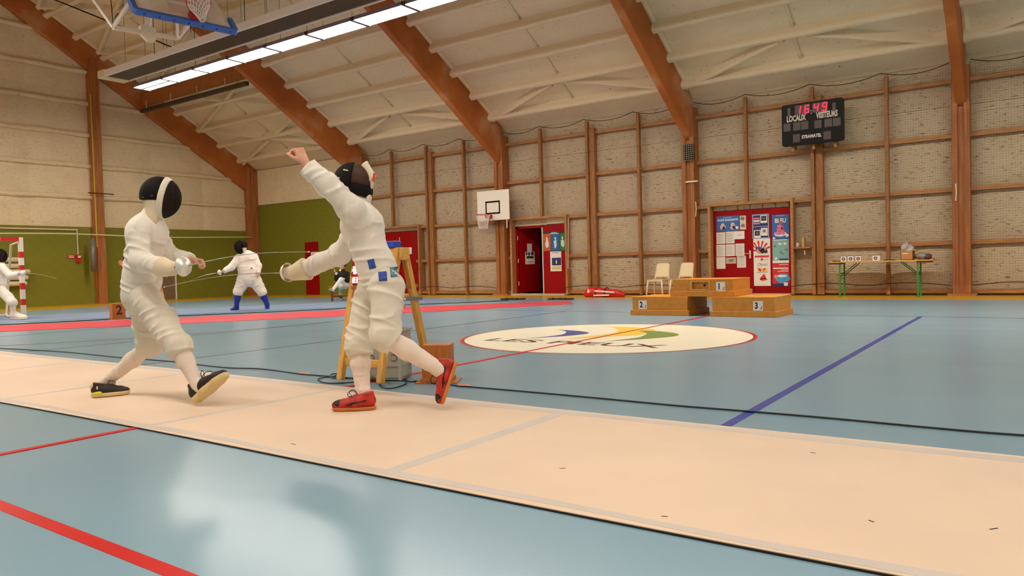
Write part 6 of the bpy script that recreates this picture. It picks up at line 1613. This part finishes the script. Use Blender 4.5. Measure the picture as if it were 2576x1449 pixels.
mask(pF, J['head'], J['hf'], J['hu'], 1.12, 0.011, style='dark')
blue_sh = mat('shoe_blue', (66, 74, 160), 0.5); pink = mat('lace_pink', (230, 60, 110), 0.6)
for h_, t_ in ((aZ(600, 779, 0.008), aZ(570, 782, 0.008)), (aZ(670, 776, 0.008), aZ(684, 780, 0.008))):
    shoe(pF, h_, h_ + (t_ - h_).normalized() * 0.29, UP, blue_sh, blue_sh, pink, 0.008)
epee('epee held out by the far fencer in blue socks', aD(557, 684, D0 - 0.42), aD(480, 706, D0 - 1.0))
MB().cbox(aD(633, 675, D0 - 0.27), (0.03, 0.03, 0.03)).build('badge', rd, pF)

# fencer cut by the left edge
D0 = 16.4
J = dict(pelvis=V(-4, 724, D0), chest=V(2, 684, D0), neck=V(3, 664, D0), head=V(1, 643, D0), hf=RT * 0.9 - FW * 0.3, hu=UPV,
         shR=V(6, 674, D0 - 0.12), elR=V(26, 693, D0 - 0.15), wrR=V(49, 688, D0 - 0.2), shL=V(-6, 672, D0 + 0.15), elL=V(-32, 676, D0 + 0.2), wrL=V(-50, 654, D0 + 0.2),
         hipR=V(3, 730, D0 - 0.05), knR=V(31, 760, D0 - 0.1), anR=V(34, 793, D0 - 0.05), hipL=V(-8, 730, D0 + 0.05), knL=V(-36, 762, D0 + 0.1), anL=V(-60, 792, D0 + 0.1))
J['handR'] = (J['wrR'], RT, -FW * 0.3 - UPV, UPV, 0.9, 0.17); J['handL'] = (J['wrL'], UPV - RT * 0.4, RT, FW, 0.4, 0.17)
pE, _j = fencer('person', 'fencer in white kit at the left edge in front of the goal', J, res=0.013, body_res=0.012, torso_r=(0.16, 0.165), leg_r=(0.115, 0.10, 0.085), sock_r=(0.055, 0.045))
mask(pE, J['head'], J['hf'], J['hu'], 1.05, 0.011, style='dark')
wsh = mat('shoe_white', (236, 226, 216), 0.5)
shoe(pE, aZ(28, 804, 0.008), aZ(66, 804, 0.008), UP, wsh, wsh, None, 0.009); shoe(pE, aZ(-66, 803, 0.008), aZ(-40, 808, 0.008), UP, wsh, wsh, None, 0.009)
sdf_obj('glove', hand_prims(J['wrR'], RT, -FW * 0.3 - UPV, UPV, 0.9, 0.17, fat=0.008), mat('glove_grey', (170, 166, 176), 0.8), pE, 0.01)
epee('epee held by the fencer at the left edge', aD(54, 687, D0 - 0.22), aD(140, 700, D0 - 0.5))

def dressed(name, label, J, coat, legs, res, hair=True, fat=1.0):
    bp = body_prims(J, 1.0, fat)
    for q in 'LR':
        if 'hand' + q in J: bp += hand_prims(*J['hand' + q])
        bp.append(cone(J['an' + q], J['toe' + q], 0.026, 0.02, 0.015))
    per = mesh_obj(name, sdf_mesh(name, bp, res), skin); tag(per, label, 'person')
    s = _n(J['shR'] - J['shL']); up = _n(J['chest'] - J['pelvis']); fb = _n(np.cross(s, up))
    jk = [cone(J['pelvis'], J['chest'], 0.15, 0.16, 0.05, flat=(fb, 1.25), wr=0.006, wl=0.15), cone(J['chest'], J['neck'], 0.12, 0.07, 0.04)]
    for q in 'LR':
        d = _n(J['wr' + q] - J['el' + q])
        jk += [cone(J['chest'], J['sh' + q], 0.12, 0.08, 0.05), cone(J['sh' + q], J['el' + q], 0.075, 0.065, 0.03, wr=0.005, wl=0.1), cone(J['el' + q], J['wr' + q], 0.062, 0.048, 0.02), lcut(J['wr' + q] - d * 0.02, d, 0.08)]
    sdf_obj('jacket', jk, coat, per, res * 1.2)
    for q in 'LR':
        d = _n(J['wr' + q] - J['el' + q]); sdf_obj('shirt_cuff', [cone(J['wr' + q] - d * 0.05, J['wr' + q] + d * 0.005, 0.04, 0.036, 0.01)], wht, per, res)
    sdf_obj('shirt_collar', [cone(J['neck'] - up * 0.02, J['neck'] + up * 0.04, 0.066, 0.056, 0.01), ell(J['neck'] - up * 0.06 + _n(np.array(J['hf'])) * 0.075, (0.035, 0.035, 0.09))], wht, per, res)
    br = [cone(J['pelvis'] + up * 0.02, J['pelvis'] - up * 0.03, 0.135, 0.13, 0.05)]
    for q in 'LR': br += [cone(J['hip' + q], J['kn' + q], 0.10, 0.075, 0.04, wr=0.004, wl=0.1), cone(J['kn' + q], J['an' + q], 0.07, 0.05, 0.03, wr=0.003, wl=0.09)]
    sdf_obj('trousers', br, legs, per, res * 1.2)
    for q in 'LR': shoe(per, J['heel' + q], J['toeb' + q], J.get('fup' + q, UP), black_sh, mat('sole_pale', (210, 200, 190), 0.6), None, res)
    B = basis(J['hf'], J['hu']); c = A3(J['head'])
    sdf_obj('hair', [ell(c + B @ np.array([-0.02, 0, 0.032]), (0.098, 0.084, 0.09), B), lcut(c + B @ np.array([0.055, 0, 0.02]), B[:, 0] - 0.5 * B[:, 2], 0.12), lcut(c + B @ np.array([0, 0, -0.06]), -B[:, 2], 0.12)], hairm, per, res * 0.8)
    return per
dark_coat = mat('coat_dark', (26, 22, 24), 0.8)
D0 = 22.0
J = dict(pelvis=V(866, 714, D0), chest=V(861, 693, D0 - 0.02), neck=V(861, 679, D0 - 0.05), head=V(862, 668, D0 - 0.08), hf=-RT * 0.75 - FW * 0.6 - UPV * 0.05, hu=UPV,
         shR=V(850, 689, D0 - 0.1), elR=V(846, 702, D0 - 0.25), wrR=V(846, 688, D0 - 0.4), shL=V(873, 690, D0 + 0.05), elL=V(874, 706, D0 - 0.05), wrL=V(864, 702, D0 - 0.3),
         hipR=V(862, 717, D0 - 0.05), knR=V(858, 704, D0 - 0.45), anR=V(839, 727, D0 - 0.5), hipL=V(869, 718, D0), knL=V(856, 718, D0 - 0.42), anL=V(857, 748, D0 - 0.42))
J['handR'] = (J['wrR'], UPV * 0.8 - RT * 0.6, RT * 0.5 - UPV * 0.2, -FW, 0.3, 0.18); J['handL'] = (J['wrL'], -RT, -UPV, -FW, 0.3, 0.18)
J['toeR'] = V(831, 731, D0 - 0.5); J['toeL'] = V(857, 752, D0 - 0.5)
J['heelR'] = V(843, 734, D0 - 0.48); J['toebR'] = V(826, 729, D0 - 0.55); J['fupR'] = UPV * 0.9 - RT * 0.4
J['heelL'] = A3(aZ(858, 752, 0.0)); v_ = _n(A3(aZ(852, 757, 0.0)) - J['heelL']); J['toebL'] = J['heelL'] + v_ * 0.28
J['anL'] = J['heelL'] + v_ * 0.06 + UP * 0.09; J['toeL'] = J['heelL'] + v_ * 0.19 + UP * 0.045
J['toeR'] = J['heelR'] * 0.3 + J['toebR'] * 0.7 + UPV * 0.045
dressed('person', 'man in a black jacket and white trousers sitting on the bench with crossed legs', J, dark_coat, MATS['cloth'], 0.012)
# referee almost hidden behind the left fencer
D0 = 16.0
q0 = aZ(356, 804, 0.0)
g = np.array([q0.x, q0.y, 0.0]); s_ = RT * 1.0; s_[2] = 0; s_ = _n(s_); f_ = -FW.copy(); f_[2] = 0; f_ = _n(f_)
pt = lambda a, b, z: g + s_ * a + f_ * b + UP * z
J = dict(pelvis=pt(0, 0, 0.95), chest=pt(0, 0, 1.32), neck=pt(0, 0.02, 1.47), head=pt(0, 0.05, 1.63), hf=tuple(f_), hu=(0, 0, 1), shR=pt(-0.19, 0, 1.40), elR=pt(-0.26, 0.08, 1.18), wrR=None, shL=pt(0.19, 0, 1.40), elL=pt(0.24, 0.05, 1.14), wrL=pt(0.2, 0.25, 1.05),
         hipR=pt(-0.1, 0, 0.9), knR=pt(-0.11, 0.03, 0.5), anR=pt(-0.11, 0, 0.09), hipL=pt(0.1, 0, 0.9), knL=pt(0.11, 0.03, 0.5), anL=pt(0.11, 0, 0.09))
J['wrR'] = A3(aD(311, 668, float(np.dot(J['elR'] - A3(EYE), FW)) - 0.12))
J['handR'] = (J['wrR'], UPV * 0.7 - RT * 0.55, RT * 0.6 - FW * 0.5, -FW, 0.6, 0.18); J['handL'] = (J['wrL'], f_, -UP, s_, 0.3, 0.18)
for q, sg in (('R', -1), ('L', 1)): J['toe' + q] = pt(sg * 0.12, 0.15, 0.06); J['heel' + q] = pt(sg * 0.11, -0.07, 0.0); J['toeb' + q] = pt(sg * 0.13, 0.2, 0.0)
dressed('person', 'person in a dark jacket almost hidden behind the left fencer, one hand raised', J, dark_coat, mat('trousers_grey', (90, 84, 80), 0.8), 0.012)
